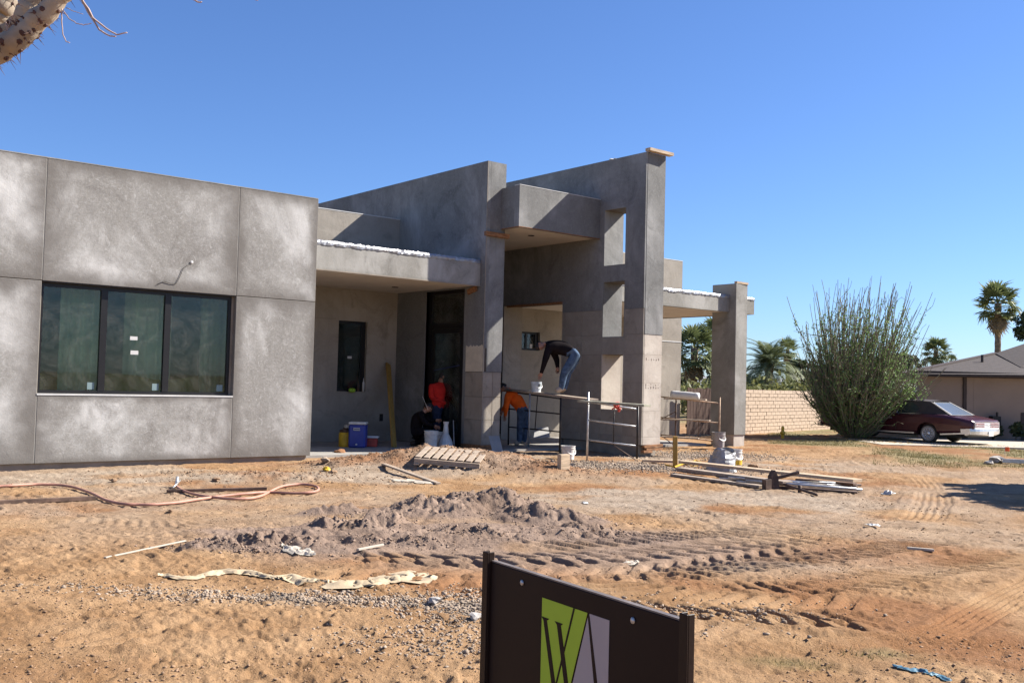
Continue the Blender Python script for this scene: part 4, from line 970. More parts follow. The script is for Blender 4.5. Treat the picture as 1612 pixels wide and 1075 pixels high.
O = G(1446, 689.5); U = G(1640, 694.0)-O; U /= np.linalg.norm(U); HA = math.atan2(U[1], U[0])
nb = thing("neighbour_house", "low tan stucco ranch house with brown shingle roof behind the maroon car", "house", (O[0], O[1], 0), (0, 0, HA))
obj("wall", MB().prism([(0, 0, -0.3), (14, 0, -0.3), (17.6, 8, -0.3), (3.6, 8, -0.3)], (0, 0, 2.58)), M['hstucco'], nb, local=True, merge=True)
obj("fascia_board", MB().box(-0.62, 14.5, -0.52, -0.47, 2.20, 2.40), M['htrim'], nb, local=True)
obj("fascia_board", MB().prism([(-0.62, -0.468, 2.20), (-0.57, -0.468, 2.20), (3.0, 8, 2.20), (2.95, 8, 2.20)], (0, 0, 0.2)), M['htrim'], nb, local=True)
obj("eave_soffit", MB().box(-0.565, 14.5, -0.465, -0.003, 2.285, 2.31), M['htrim'], nb, local=True)
def solid_poly(polys, th=0.08):
    mb = MB()
    for p in polys: mb.prism(p, (0, 0, -th))
    return mb
def loc(p): v = np.array(p)-np.array([O[0], O[1], 0]); return (float(v[0]*U[0]+v[1]*U[1]), float(-v[0]*U[1]+v[1]*U[0]), float(p[2]))
e0, er, pk = loc(D(1421, 588, 34.9)), loc(D(1780, 592, 34.9)), loc(D(1567, 556.5, 40.4))
pr = (pk[0]+7, pk[1], pk[2]); bl_ = (e0[0]+3.7, e0[1]+8.5, e0[2])
obj("roof", solid_poly([[e0, er, pr, pk], [bl_, e0, pk]]), M['hroof'], nb, local=True)
rc = MB(); rc.bar(np.array(e0)+[0, 0, .02], np.array(pk)+[0, 0, .02], 0.22, 0.05).bar(np.array(pk)+[0, 0, .02], np.array(pr)+[0, 0, .02], 0.22, 0.05); obj("ridge_cap", rc, M['htrim'], nb, local=True)
vp = MB(); q_ = np.array(pk)*0.55+np.array(er)*0.12+np.array(e0)*0.33; vp.tube([q_-[0, 0, .2], q_+[0, 0, .28]], .05, 8); obj("vent_pipe", vp, M['htrim'], nb, local=True)
ua, ub, uc, ud = loc(D(1567, 556, 40.2)), loc(D(1607, 578, 36.6)), loc(D(1760, 586, 36.5)), loc(D(1760, 492, 44))
obj("upper_roof", solid_poly([[ua, ub, ud], [ub, uc, ud]], 0.1), M['hroof'], nb, local=True)
obj("downpipe", MB().box(1.60, 1.72, -0.06, -0.003, 0.05, 2.28), M['htrim'], nb, local=True)
obj("control_joint", MB().box(2.0, 2.02, -0.006, -0.001, 0.05, 2.28), M['hstucco'], nb, local=True)
obj("door", MB().box(3.74, 4.6, -0.02, -0.001, 0.0, 1.0), M['htrim'], nb, local=True)
mb = MB(); mb.box(2.55, 2.85, -0.30, -0.02, 0.35, 0.85).box(2.60, 2.66, -0.2, -0.14, 0, 0.36).box(2.75, 2.80, -0.2, -0.14, 0.84, 1.0).lathe((2.72, -0.31, 0.62), [(0.09, 0), (0.09, 0.03)], 14, (0, -1, 0))
obj("utility_meter", mb, M['dark_steel'], nb, local=True)
mb = MB(); mb.box(0.55, 1.6, -0.24, -0.02, 0.05, 1.02).box(0.62, 1.5, -0.27, -0.242, 0.95, 1.06)
obj("wall_box", mb, M['dark_steel'], nb, local=True)
for k, (x, y) in enumerate(((2.4, -0.7), (3.2, -0.65))):
    p = O+U*x+np.array([U[1], -U[0], 0])*(-y) if False else O+U*x+np.array([-U[1], U[0], 0])*y
    leafy_tree("small_plant", ("dark low plant at the foot of the house wall by the meter", "dark low plant at the foot of the house wall near the brown door")[k], (p[0], p[1], 0.0), 0.75, 0.30, 0.42, M['leaf_dark'], 500+k, 12, 50, 0.05, group="plants against the house wall", trunk_r=0.02, cat="plant")
# dark side fence and a pale camper roof seen past the shrub
p0 = O + U*(-0.25)+np.array([-U[1], U[0], 0])*3.0; p1 = p0-U*1.05
sf = thing("side_fence", "brown board fence from the tan house to the brick wall behind the car", "fence", (p1[0], p1[1], 0), (0, 0, HA))
for i in range(7): obj("board", MB().box(i*0.145+0.006, (i+1)*0.145-0.006, 0, 0.025, 0.05, 1.38+0.02*(i % 2)), M['fence'], sf, local=True)
obj("rail", MB().box(0, 1.0, 0.028, 0.07, 1.1, 1.18), M['fence'], sf, local=True)
p = D(1416, 625, 46)
cp = thing("camper_van", "pale camper with rounded white roof parked behind the side fence", "camper", (p[0], p[1], 0), (0, 0, HA))
prof = [(-1.0, 0.5), (-1.02, 1.6), (-0.95, 1.9), (-0.75, 2.03), (0.75, 2.03), (0.95, 1.9), (1.02, 1.6), (1.0, 0.5)]
mb = MB(); mb.prism([(-1.4, y, z) for y, z in prof], (3.0, 0, 0)); obj("body", mb, M['plastic_white'], cp, local=True, bevel=0.03)
mb = MB(); mb.box(-0.9, 0.9, -0.4, 0.4, 2.031, 2.20); obj("roof_vent", mb, simple("pale_pink_cover", (0.62, 0.48, 0.42), 0.6), cp, local=True, bevel=0.04)
obj("window", MB().box(-0.8, 0.8, -1.035, -1.025, 1.2, 1.6), M['carglass'], cp, local=True)
for x in (-0.9, 0.9):
    for y in (-0.9, 0.9): mb = MB(); mb.lathe((x, y-0.1, 0.32), [(0.2, 0), (0.32, 0.02), (0.32, 0.18), (0.2, 0.2)], 18, (0, 1, 0)); obj("wheel", mb, M['tyre'], cp, local=True, smooth=True)
# driveway
dv = G(1463, 697); q = lambda a, b: np.array([O[0], O[1], 0.035])+U*a+np.array([-U[1], U[0], 0])*b
mb = MB(); mb.prism([q(-3.6, -5.4), q(16, -5.9), q(16, -0.9), q(-3.6, -0.7)], (0, 0, -0.25)); o = obj("driveway", mb, M['drive']); o['kind'] = 'structure'

# ================================================================== THE CAR
def boolean_cut(o, cutters):
    for c in cutters:
        m = o.modifiers.new("cut", 'BOOLEAN'); m.operation = 'DIFFERENCE'; m.object = c; m.solver = 'EXACT'
    dg = bpy.context.evaluated_depsgraph_get(); me = bpy.data.meshes.new_from_object(o.evaluated_get(dg), depsgraph=dg)
    o.modifiers.clear(); o.data = me
    for c in cutters: bpy.data.objects.remove(c)
def car():
    hd = np.array([0.01, 1.0]); hd /= np.linalg.norm(hd); lf = np.array([-hd[1], hd[0]]); c = G(1463, 696, 0.04)[:2]
    root = c - lf*0.80
    t = thing("parked_car", "old maroon two door car with black roof parked beside the tall shrub", "car", (root[0], root[1], 0.04), (0, 0, math.atan2(hd[1], hd[0])))
    secs = [(-1.46, .86, .40, .72, .70), (-1.40, .92, .34, .76, .74), (-1.1, .965, .30, .82, .80), (-0.55, .985, .27, .90, .87), (0, .985, .25, .915, .90), (.6, .98, .24, .89, .90), (1.4, .98, .24, .88, .89),
            (2.0, .98, .24, .88, .90), (2.7, .975, .25, .875, .91), (3.4, .965, .28, .86, .88), (3.85, .94, .34, .83, .82), (3.98, .88, .42, .78, .76)]
    mb = MB(); vs = []
    for x, w, zs, zsh, zt in secs:
        zm = zs+(zsh-zs)*0.55
        half = [(0, zs), (w*.80, zs), (w*.94, zs+.05), (w*.985, zs+.12), (w, zm), (w*.985, zsh-.10), (w*.955, zsh-.02), (w*.90, zsh), (w*.6, zt+.015), (0, zt+.03)]
        ring = [(x, y, z) for y, z in half] + [(x, -y, z) for y, z in half[-2:0:-1]]
        vs += ring
    n = 18; k = len(secs)
    mb.quadverts(vs, [(i*n+j, i*n+(j+1) % n, (i+1)*n+(j+1) % n, (i+1)*n+j) for i in range(k-1) for j in range(n)]+[tuple(range(n))[::-1], tuple(range((k-1)*n, k*n))])
    body = obj("body", mb, M['paint'], t, local=True, merge=True)
    cut = []
    for x in (0, 2.98):
        for s in (-1, 1):
            cm = MB(); cm.lathe((x, s*0.70 if s > 0 else -1.2, 0.30), [(0.345, 0), (0.345, 0.5)], 28, (0, 1, 0)); cut.append(obj("cutter", cm, M['black'], t, local=True, merge=True))
    bpy.context.view_layer.update(); boolean_cut(body, cut)
    body.data.polygons.foreach_set('use_smooth', [False]*len(body.data.polygons))
    # greenhouse
    bz, tz = 0.895, 1.30
    def gh(nm, m_, *a, **k):
        m_.v = [(x+0.34, y, z) for x, y, z in m_.v]; return obj(nm, m_, *a, **k)
    B = lambda x, s: (x, s*0.80, bz)
    rf = MB(); P = np.zeros((9, 7, 3))
    for i in range(9):
        for j in range(7):
            u = i/8; v = j/6*2-1; P[i, j] = (-0.28+1.42*u, 0.61*v, tz+0.055*(1-v*v)*math.sin(math.pi*(0.2+0.6*u))+0.02*math.sin(math.pi*u))
    rf.grid(P)
    rf.quadverts([(-1.03, -.80, .895), (-1.03, -.66, .895), (-0.30, -.52, 1.28), (-0.28, -.61, 1.30), (-1.03, .80, .895), (-1.03, .66, .895), (-0.30, .52, 1.28), (-0.28, .61, 1.30)], [(0, 1, 2, 3), (4, 5, 6, 7)])
    for s in (-1, 1):
        rf.quadverts([B(-0.98, s), B(0.18, s), (0.05, s*0.72, 1.09), (0.30, s*0.64, 1.24), (0.36, s*0.61, tz), (-0.28, s*0.61, tz)], [(0, 1, 2, 3, 4, 5)])
        rf.quadverts([(0.30, s*0.645, 1.255), (1.10, s*0.645, 1.255), (1.14, s*0.61, tz), (0.30, s*0.61, tz)], [(0, 1, 2, 3)])
        rf.quadverts([B(1.86, s), B(1.78, s), (1.08, s*0.64, 1.26), (1.14, s*0.61, tz)], [(0, 1, 2, 3)])
    gh("vinyl_roof", rf, M['vinyl'], t, local=True)
    wd = MB(); wd.quadverts([(-1.00, -.64, .905), (-1.00, .64, .905), (-0.34, .50, 1.262), (-0.34, -.50, 1.262)], [(0, 1, 2, 3)])
    rw = gh("rear_window", wd, simple("sky_reflection_glass", (0.085, 0.10, 0.11), 0.22, 0.0, var=0.1, bmp=0, spec=1.0), t, local=True)  # lighter than the other car glass: sky reflection put into its colour
    tr = MB(); cs = [(-1.02, -.67, .90), (-1.02, .67, .90), (-0.32, .53, 1.275), (-0.32, -.53, 1.275), (-1.02, -.67, .90)]
    for a, b in zip(cs[:-1], cs[1:]): tr.bar(a, b, 0.02, 0.014)
    gh("chrome_trim", tr, M['chrome'], t, local=True)
    wd = MB(); wd.quadverts([(1.88, -.74, .90), (1.88, .74, .90), (1.15, .57, 1.285), (1.15, -.57, 1.285)], [(0, 1, 2, 3)]); gh("windscreen", wd, M['carglass'], t, local=True)
    for s in (-1, 1):
        wd = MB(); wd.quadverts([B(0.17, s), B(0.80, s), (0.74, s*0.645, 1.255), (0.32, s*0.645, 1.255), (0.04, s*0.725, 1.09)], [(0, 1, 2, 3, 4)]); gh("side_window", wd, M['carglass'], t, local=True)
        wd = MB(); wd.quadverts([B(0.83, s), B(1.76, s), (1.07, s*0.645, 1.255), (0.77, s*0.645, 1.255)], [(0, 1, 2, 3)]); gh("side_window", wd, M['carglass'], t, local=True)
        fl = MB(); fl.quadverts([(-1.0, s*0.86, 0.893), (1.9, s*0.87, 0.893), (1.9, 0, 0.905), (-1.0, 0, 0.905)], [(0, 1, 2, 3)]); gh("cowl", fl, M['paint'], t, local=True)
        tr = MB(); tr.bar((-0.95, s*0.815, .90), (1.8, s*0.815, .90), 0.02, 0.018).bar((0.80, s*0.80, .9), (0.75, s*0.655, 1.25), 0.025, 0.025); gh("chrome_trim", tr, M['chrome'], t, local=True)
        tr = MB(); tr.bar((-1.32, s*0.968, .36), (-0.45, s*0.985, .285), 0.015, 0.045).bar((0.43, s*0.975, .285), (2.5, s*0.975, .285), 0.015, 0.045); obj("rocker_trim", tr, M['chrome'], t, local=True)
        dr_ = MB(); dr_.bar((0.72, s*0.984, .36), (0.72, s*0.957, .86), 0.012, 0.012); gh("door_seam", dr_, M['black'], t, local=True)
        hn = MB(); hn.bar((0.86, s*0.992, .74), (1.02, s*0.992, .74), 0.025, 0.025); gh("door_handle", hn, M['chrome'], t, local=True)
    for x in (0, 2.98):
        for s in (-1, 1):
            y0 = 0.78 if s > 0 else -0.78; ax = (0, s, 0)
            tm = MB(); tm.lathe((x, y0-0.10*s, 0.285), [(0.17, 0.0), (0.265, 0.0), (0.288, 0.03), (0.288, 0.17), (0.27, 0.20), (0.20, 0.212), (0.17, 0.19)], 32, ax)
            wh = obj("wheel", tm, M['tyre'], t, local=True, smooth=True)
            wm = MB(); wm.lathe((0, 0, 0), [(0.195, 0.0), (0.238, 0.0), (0.234, 0.012), (0.195, 0.012)], 32, ax)
            rm_ = MB(); rm_.lathe((0, 0, 0), [(0.190, -0.05), (0.190, 0.004), (0.176, 0.0), (0.163, -0.035), (0.078, -0.03), (0.06, 0.0), (0.02, 0.012)], 28, ax)
            for q in range(10):
                a = q*math.pi/5; rm_.bar((0.08*math.cos(a), -0.02*s, 0.08*math.sin(a)), (0.16*math.cos(a), -0.02*s, 0.16*math.sin(a)), 0.02, 0.03, ax)
            cz = wh.location[2]
            for nm, m_, mt in (("whitewall", wm, M['whitewall']), ("rim", rm_, M['chrome'])):
                o = obj(nm, m_, mt, wh, local=True, smooth=(nm == "rim")); o.location = (0, (y0+0.105*s)-wh.location[1], 0.285-cz-max(np.array(m_.v)[:, 2].max(), 0)*1.0)
    # tail panel and bumper
    tp = MB(); tp.box(-1.475, -1.452, -.80, .80, .50, .70); obj("tail_panel", tp, M['chrome'], t, local=True)
    for s in (-1, 1):
        for z in (.535, .59, .645):
            l = MB(); l.box(-1.485, -1.472, s*.20 if s > 0 else -.76, s*.76 if s > 0 else -.20, z, z+.028); obj("tail_light", l, M['tail'], t, local=True)
    for z in (.565, .62): l = MB(); l.box(-1.49, -1.474, -.78, .78, z, z+.022); obj("tail_bar", l, M['chrome'], t, local=True)
    bp = MB(); vs = []
    for y in np.linspace(-0.95, 0.95, 13):
        x = -1.56+0.20*abs(y/0.95)**4
        for dx, z in ((0.10, .50), (-.02, .505), (-.03, .42), (-.015, .33), (0.10, .28), (0.14, .30)): vs.append((x+dx, y, z))
    bp.quadverts(vs, [(i*6+j, i*6+(j+1) % 6, (i+1)*6+(j+1) % 6, (i+1)*6+j) for i in range(12) for j in range(6)]+[tuple(range(6))[::-1], tuple(range(72, 78))])
    for s in (-1, 1): bp.bar((-1.40, s*.955, .42), (-1.12, s*.985, .40), 0.03, 0.16)
    obj("rear_bumper", bp, M['chrome'], t, local=True, smooth=False)
    l = MB(); l.box(-1.60, -1.592, -.16, .16, .27, .42); obj("licence_plate", l, M['plate'], t, local=True)
    bp = MB(); bp.bar((4.02, -.9, .42), (4.02, .9, .42), 0.12, 0.16); obj("front_bumper", bp, M['chrome'], t, local=True)
    for s in (-.62, .62): l = MB(); l.lathe((3.97, s, .62), [(0.10, 0), (0.10, 0.03), (0.05, 0.05)], 16, (1, 0, 0)); obj("headlight", l, M['white'], t, local=True)
    ub = MB(); ub.box(-1.2, 3.7, -.7, .7, .20, .34); obj("underbody", ub, M['black'], t, local=True)
car()

# ================================================================== THE SIGN IN FRONT
def sign():
    A = np.array([2.134, 2.696]); d = np.array([-0.117, -0.993]); zg = H(*A)
    t = thing("site_sign", "dark brown site sign with green and grey monogram between two square posts", "sign", (A[0], A[1], 0), (0, 0, math.atan2(d[1], d[0])))
    for u0, u1, zt in ((-0.008, 0.026, 1.022), (0.979, 1.010, 1.016)):
        p = MB(); p.box(u0, u1, -0.014, -0.008, zg-0.3, zt).box(u0, u0+0.005, -0.0078, 0.014, zg-0.3, zt).box(u1-0.005, u1, -0.0078, 0.014, zg-0.3, zt)
        obj("post", p, M['signpost'], t, local=True, bevel=0.0015)
    obj("panel", MB().box(0.027, 0.978, 0.0, 0.016, 0.22, 0.990), M['signface'], t, local=True, bevel=0.002)
    b = MB(); b.box(0.027, 0.978, 0.002, 0.020, 0.9905, 0.995); obj("lit_top_edge", b, simple("lit_edge_grey", (0.16, 0.135, 0.12), 0.4, var=0.3), t, local=True)  # grey strip paints the highlight on the panel's lit top edge
    for u, z in ((0.222, 0.955), (0.780, 0.952)):
        b = MB(); b.lathe((u, -0.001, z), [(0.0095, 0), (0.0095, 0.002), (0.006, 0.0045), (0.0, 0.0055)], 14, (0, -1, 0)); obj("bolt", b, M['galv'], t, local=True, smooth=True)
    y = -0.0012
    def flat(name, poly, m, k=0):
        b = MB(); b.prism([(u, y-0.0006*k, z) for u, z in poly], (0, 0.0008, 0)); return obj(name, b, m, t, local=True, merge=True)
    zb = 0.585
    dz = lambda z: (0.930-z)*0.333
    flat("green_field", [(0.338, 0.930), (0.572, 0.930), (0.572-dz(zb), zb), (0.338, zb)], M['signgreen'])
    flat("grey_field", [(0.584, 0.930), (0.676, 0.930), (0.676, zb), (0.584-dz(zb)-0.002, zb), (0.575, 0.918)], M['signgrey'])
    S = M['signface']
    def stroke(a, b_, w0, w1): flat("monogram_stroke", [(a[0]-w0/2, a[1]), (a[0]+w0/2, a[1]), (b_[0]+w1/2, b_[1]), (b_[0]-w1/2, b_[1])], S, 1)
    stroke((0.356, 0.868), (0.437, zb), 0.020, 0.024); stroke((0.430, 0.868), (0.506, zb), 0.022, 0.024)
    flat("monogram_serif", [(0.337, 0.872), (0.379, 0.872), (0.371, 0.866), (0.347, 0.864)], S, 2)
    flat("monogram_serif", [(0.409, 0.872), (0.452, 0.872), (0.444, 0.866), (0.420, 0.864)], S, 2)
    stroke((0.507, 0.930), (0.507-dz(zb)*1.02, zb), 0.0085, 0.0085)
    flat("monogram_stroke", [(0.574, 0.926), (0.583, 0.926), (0.664, zb), (0.640, zb)], S, 1)
sign()

# ================================================================== PEOPLE
def person(name, label, root, J, m, rad=1.0, face=(-1, 0, 0), hairlen=1.0):
    """J: joints in a frame with x to the right of the picture, y away, z up"""
    t = thing(name, label, "person", root, (0, 0, -YAW))
    n = {}; V = []; R = []; bulk = {'pe': 1.25, 'wa': 1.42, 'ch': 1.38, 'uc': 1.32, 'sh': 1.35, 'el': 1.35, 'wr': 1.15, 'hi': 1.28, 'kn': 1.35, 'an': 1.35, 'to': 1.2, 'ne': 1.1}
    def add(k, p, r): n[k] = len(V); V.append(p); R.append(r*rad*bulk.get(k[:2], 1.0))
    J = {k: np.array(v, float) for k, v in J.items()}
    pel = J['pelvis']; che = J['chest']; nek = J['neck']; hd = J['head']
    add('pelvis', pel, .125); add('waist', pel*0.55+che*0.45, .118); add('chest', che, .140); add('uchest', che*0.45+nek*0.55, .125)
    add('neck', nek, .060); add('skull', nek*0.4+hd*0.6, .062)
    E = [('pelvis', 'waist'), ('waist', 'chest'), ('chest', 'uchest'), ('uchest', 'neck'), ('neck', 'skull')]; reg = {('pelvis', 'waist'): 'torso', ('waist', 'chest'): 'torso', ('chest', 'uchest'): 'torso', ('uchest', 'neck'): 'torso', ('neck', 'skull'): 'skin'}
    for s in ('l', 'r'):
        add('sh'+s, J['sh'+s], .068); add('el'+s, J['el'+s], .046); add('wr'+s, J['wr'+s], .032)
        hdir = J['wr'+s]-J['el'+s]; hdir /= np.linalg.norm(hdir); add('pa'+s, J['wr'+s]+hdir*0.085, .036)
        add('hip'+s, J['hip'+s], .092); add('kn'+s, J['kn'+s], .064); add('an'+s, J['an'+s], .047); add('toe'+s, J['toe'+s], .042)
        for a, b, g_ in (('uchest', 'sh'+s, 'torso'), ('sh'+s, 'el'+s, 'arm'), ('el'+s, 'wr'+s, 'fore'), ('wr'+s, 'pa'+s, 'skin'), ('pelvis', 'hip'+s, 'legs'), ('hip'+s, 'kn'+s, 'legs'), ('kn'+s, 'an'+s, 'legs'), ('an'+s, 'toe'+s, 'shoe')): E.append((a, b)); reg[(a, b)] = g_
    me = bpy.data.meshes.new("body"); me.from_pydata([tuple(v) for v in V], [(n[a], n[b]) for a, b in E], [])
    o = bpy.data.objects.new("body", me); COL.objects.link(o)
    sk = o.modifiers.new("skin", 'SKIN'); o.modifiers.new("sub", 'SUBSURF').levels = 2
    if not me.skin_vertices: me.attributes  # created with the modifier
    lay = me.skin_vertices[0] if len(me.skin_vertices) else None
    if lay is None:
        bm = bmesh.new(); bm.from_mesh(me); sl_ = bm.verts.layers.skin.verify(); bm.verts.ensure_lookup_table()
        for i, v in enumerate(bm.verts): v[sl_].radius = (R[i], R[i]); v[sl_].use_root = (i == 0)
        bm.to_mesh(me); bm.free()
    else:
        for i, d_ in enumerate(lay.data): d_.radius = (R[i], R[i]); d_.use_root = (i == 0)
    sk.branch_smoothing = 0.4
    bpy.context.view_layer.update(); dg = bpy.context.evaluated_depsgraph_get(); m2 = bpy.data.meshes.new_from_object(o.evaluated_get(dg), depsgraph=dg)
    bpy.data.objects.remove(o)
    bv = np.array([v.co[:] for v in m2.vertices]); mb = MB()
    names = ['torso', 'arm', 'fore', 'skin', 'legs', 'shoe', 'dark']; segs = [(V[n[a]], V[n[b]], names.index(reg[(a, b)])) for a, b in E]
    for p in m2.polygons:
        c = bv[list(p.vertices)].mean(0); best = 9; bi = 0
        for a, b, gi in segs:
            d = b-a; tt = np.clip(np.dot(c-a, d)/np.dot(d, d), 0, 1); q = np.linalg.norm(c-a-d*tt)
            if q < best: best, bi = q, gi
        mb.mi.append(bi); mb.f.append(tuple(p.vertices))
    mb.v = [tuple(v) for v in bv]
    # head: skull shape with jaw, nose, ears, eyes in the same mesh
    f = np.array(face, float); f /= np.linalg.norm(f); up = hd-nek; up -= 0; up /= np.linalg.norm(up); f = f-up*np.dot(f, up); f /= np.linalg.norm(f); sd = np.cross(up, f)
    prof = []; HR = 0.105
    mb.cur = 3; nv = 14; rings = []
    for i in range(11):
        a = math.pi*i/10; z = math.cos(a); r = math.sin(a)
        for j in range(nv):
            b = 2*math.pi*j/nv; x = math.cos(b)*r*0.098; y = math.sin(b)*r*0.078
            if z < 0: x = x*(1-0.12*-z)+0.012*-z; y *= (1-0.28*-z)
            rings.append(hd+f*x+sd*y+up*z*0.122)
    mb.quadverts(rings, [(i*nv+j, i*nv+(j+1) % nv, (i+1)*nv+(j+1) % nv, (i+1)*nv+j) for i in range(10) for j in range(nv)])
    mb.prism([hd+f*0.092+up*0.025, hd+f*0.122-up*0.025+sd*0.0, hd+f*0.090-up*0.03+sd*0.018], sd*-0.030)
    for s in (-1, 1): mb.lathe(hd+sd*s*0.074-f*0.008, [(0.030, 0), (0.034, 0.012), (0.012, 0.016)], 8, sd*s)
    mb.cur = 6
    for s in (-1, 1): mb.lathe(hd+f*0.086+sd*s*0.032+up*0.012, [(0.010, 0), (0.010, 0.006)], 6, f)
    mb.quadverts([hd+f*0.099-up*0.055+sd*0.022, hd+f*0.099-up*0.055-sd*0.022, hd+f*0.098-up*0.062-sd*0.02, hd+f*0.098-up*0.062+sd*0.02], [(0, 1, 2, 3)])
    mb.cur = 3
    for s in ('l', 'r'):   # fingers and thumb
        a, b = V[n['wr'+s]], V[n['pa'+s]]; d = (b-a)/np.linalg.norm(b-a); w = np.cross(d, [0.3, 1, 0.2]); w /= np.linalg.norm(w); q = np.cross(d, w)
        for k, L_ in enumerate((.070, .080, .076, .060)):
            p0 = b+w*(k-1.5)*0.019-d*0.01; mb.tube([p0, p0+d*L_*0.5+q*0.006, p0+d*L_*0.8+q*0.022, p0+d*L_+q*0.042], [.0095, .009, .0085, .006], 6)
        p0 = a+d*0.03+w*-0.034; mb.tube([p0, p0+d*0.03-w*0.018+q*0.01, p0+d*0.062-w*0.014+q*0.022], [.012, .0105, .008], 6)
    mats = [m['torso'], m.get('arm', m['torso']), m.get('fore', m['skin']), m['skin'], m['legs'], m['shoe'], M['hair']]
    o = obj("body", mb, mats, t, local=True, smooth=True)
    h = MB(); nv = 16; rr = []
    for i in range(8):
        a = math.pi*0.62*i/7; z = math.cos(a); r = math.sin(a)
        for j in range(nv):
            b = 2*math.pi*j/nv; cx_ = math.cos(b); lim = 1.0 if cx_ < 0.35 else 0.62
            a2 = a*lim; rr.append(hd+f*(math.cos(b)*math.sin(a2)*0.104-0.006)+sd*math.sin(b)*math.sin(a2)*0.086+up*math.cos(a2)*0.130+RNG.normal(size=3)*0.002)
    h.quadverts(rr, [(i*nv+j, i*nv+(j+1) % nv, (i+1)*nv+(j+1) % nv, (i+1)*nv+j) for i in range(7) for j in range(nv)])
    obj("hair", h, M['hair'], t, local=True, smooth=True)
    return t
SK = M['skin']
# on the plank, bending down to the bucket
PD = 22.6; pf = D(885, 618.5, PD)
J1 = dict(pelvis=(.27, 0, .93), chest=(-.10, 0, 1.05), neck=(-.40, 0, 1.11), head=(-.52, 0, 1.06),
          shl=(-.33, -.17, 1.02), ell=(-.42, -.22, .70), wrl=(-.49, -.14, .44), shr=(-.24, .18, 1.0), elr=(-.13, .24, .76), wrr=(-.11, .13, .56),
          hipl=(.28, -.10, .86), knl=(.02, -.13, .44), anl=(-.03, -.12, .09), toel=(-.17, -.13, .045), hipr=(.31, .10, .86), knr=(.10, .13, .42), anr=(.06, .12, .09), toer=(-.08, .13, .045))
person("person", "person in black hooded top and faded jeans bending down on the raised scaffold plank", pf, J1, dict(torso=M['blackcloth'], arm=M['blackcloth'], fore=M['blackcloth'], skin=SK, legs=M['jeans'], shoe=M['boot']), 1.14, (-.75, -.25, -.65))
pf = D(821, 701, 24.6)
J2 = dict(pelvis=(.02, 0, .86), chest=(-.20, 0, 1.17), neck=(-.36, 0, 1.36), head=(-.49, 0, 1.42), shl=(-.36, -.17, 1.24), ell=(-.40, -.22, .97), wrl=(-.42, -.10, .74), shr=(-.30, .18, 1.26), elr=(-.40, .22, 1.0), wrr=(-.50, .12, .82),
          hipl=(.01, -.09, .80), knl=(-.04, -.12, .44), anl=(-.06, -.12, .09), toel=(-.19, -.14, .045), hipr=(.05, .09, .80), knr=(.06, .10, .44), anr=(.06, .09, .09), toer=(-.05, .12, .045))
person("person", "person in orange shirt and jeans stooping behind the scaffold beside the first fin wall", pf, J2, dict(torso=M['orangecloth'], arm=M['orangecloth'], fore=M['orangecloth'], skin=SK, legs=M['jeans'], shoe=M['boot']), 1.2, (-.9, 0, -.4))
pf = np.array(D(690, 701.5, 24.2)); pf[2] = 0.05
J3 = dict(pelvis=(-.02, 0, .92), chest=(-.02, 0, 1.24), neck=(.03, .02, 1.52), head=(.07, .02, 1.66), shl=(-.19, -.10, 1.42), ell=(-.18, -.18, 1.14), wrl=(.16, -.12, 1.02), shr=(.19, .10, 1.42), elr=(.18, .16, 1.16), wrr=(.34, .10, 1.06),
          hipl=(-.06, -.08, .87), knl=(-.04, -.10, .49), anl=(-.06, -.10, .09), toel=(.08, -.12, .045), hipr=(.04, .09, .87), knr=(.08, .10, .49), anr=(.06, .10, .09), toer=(.20, .09, .045))
person("person", "person in red shirt and dark jeans standing at the glazed door of the porch", pf, J3, dict(torso=M['redshirt'], arm=M['redshirt'], fore=M['redshirt'], skin=SK, legs=M['darkjeans'], shoe=M['darkboot']), 1.2, (.8, .3, -.3))
pf = np.array(D(659, 705, 23.4)); pf[2] = 0.05
J4 = dict(pelvis=(-.12, 0, .32), chest=(-.05, 0, .62), neck=(.10, 0, .82), head=(.20, 0, .92), shl=(.0, -.17, .78), ell=(.16, -.22, .56), wrl=(.36, -.12, .50), shr=(.08, .16, .78), elr=(.22, .18, .60), wrr=(.40, .10, .62),
          hipl=(-.10, -.10, .30), knl=(.24, -.16, .42), anl=(.08, -.15, .09), toel=(.22, -.17, .045), hipr=(-.10, .10, .30), knr=(.26, .14, .12), anr=(-.10, .14, .08), toer=(-.22, .14, .05))
person("person", "person in black clothes crouching on the porch floor beside the red shirted worker", pf, J4, dict(torso=M['blackcloth'], arm=M['blackcloth'], fore=M['blackcloth'], skin=SK, legs=M['blackcloth'], shoe=M['darkboot']), 1.05, (.9, -.1, -.3))

# ================================================================== SCAFFOLDS
def vpost(mb, p, z0, z1, r=0.021): mb.tube([(p[0], p[1], z0), (p[0], p[1], z1)], r, 8)
def scaff(label, loc, posts, rungs, inner=(), mats=None, braces=()):
    t = thing("scaffold", label, "scaffold", loc, group="scaffold frames")
    for p, z1, m in posts: b = MB(); vpost(b, p, p[2]-0.02, z1); obj("post", b, m, t, smooth=True)
    for a, b_, m in rungs: b = MB(); b.tube([a, b_], 0.017, 8); obj("rung", b, m, t, smooth=True)
    for a, b_, m in inner: b = MB(); b.tube([a, b_], 0.012, 6); obj("stay", b, m, t, smooth=True)
    for a, b_, m in braces: b = MB(); b.tube([a, b_], 0.012, 6); obj("brace", b, m, t, smooth=True)
    return t
def P3(px, py, d, z=None):
    p = D(px, py, d); p = p.copy()
    if z is not None: p[2] = z
    return p
dk, gv = M['dark_steel'], M['galv']
a, b_, c = P3(800, 703, 24.9, 0.02), P3(832, 706, 24.2, 0.02), P3(881, 704, 23.4, 0.02)
L = lambda p, z: np.array([p[0], p[1], z])
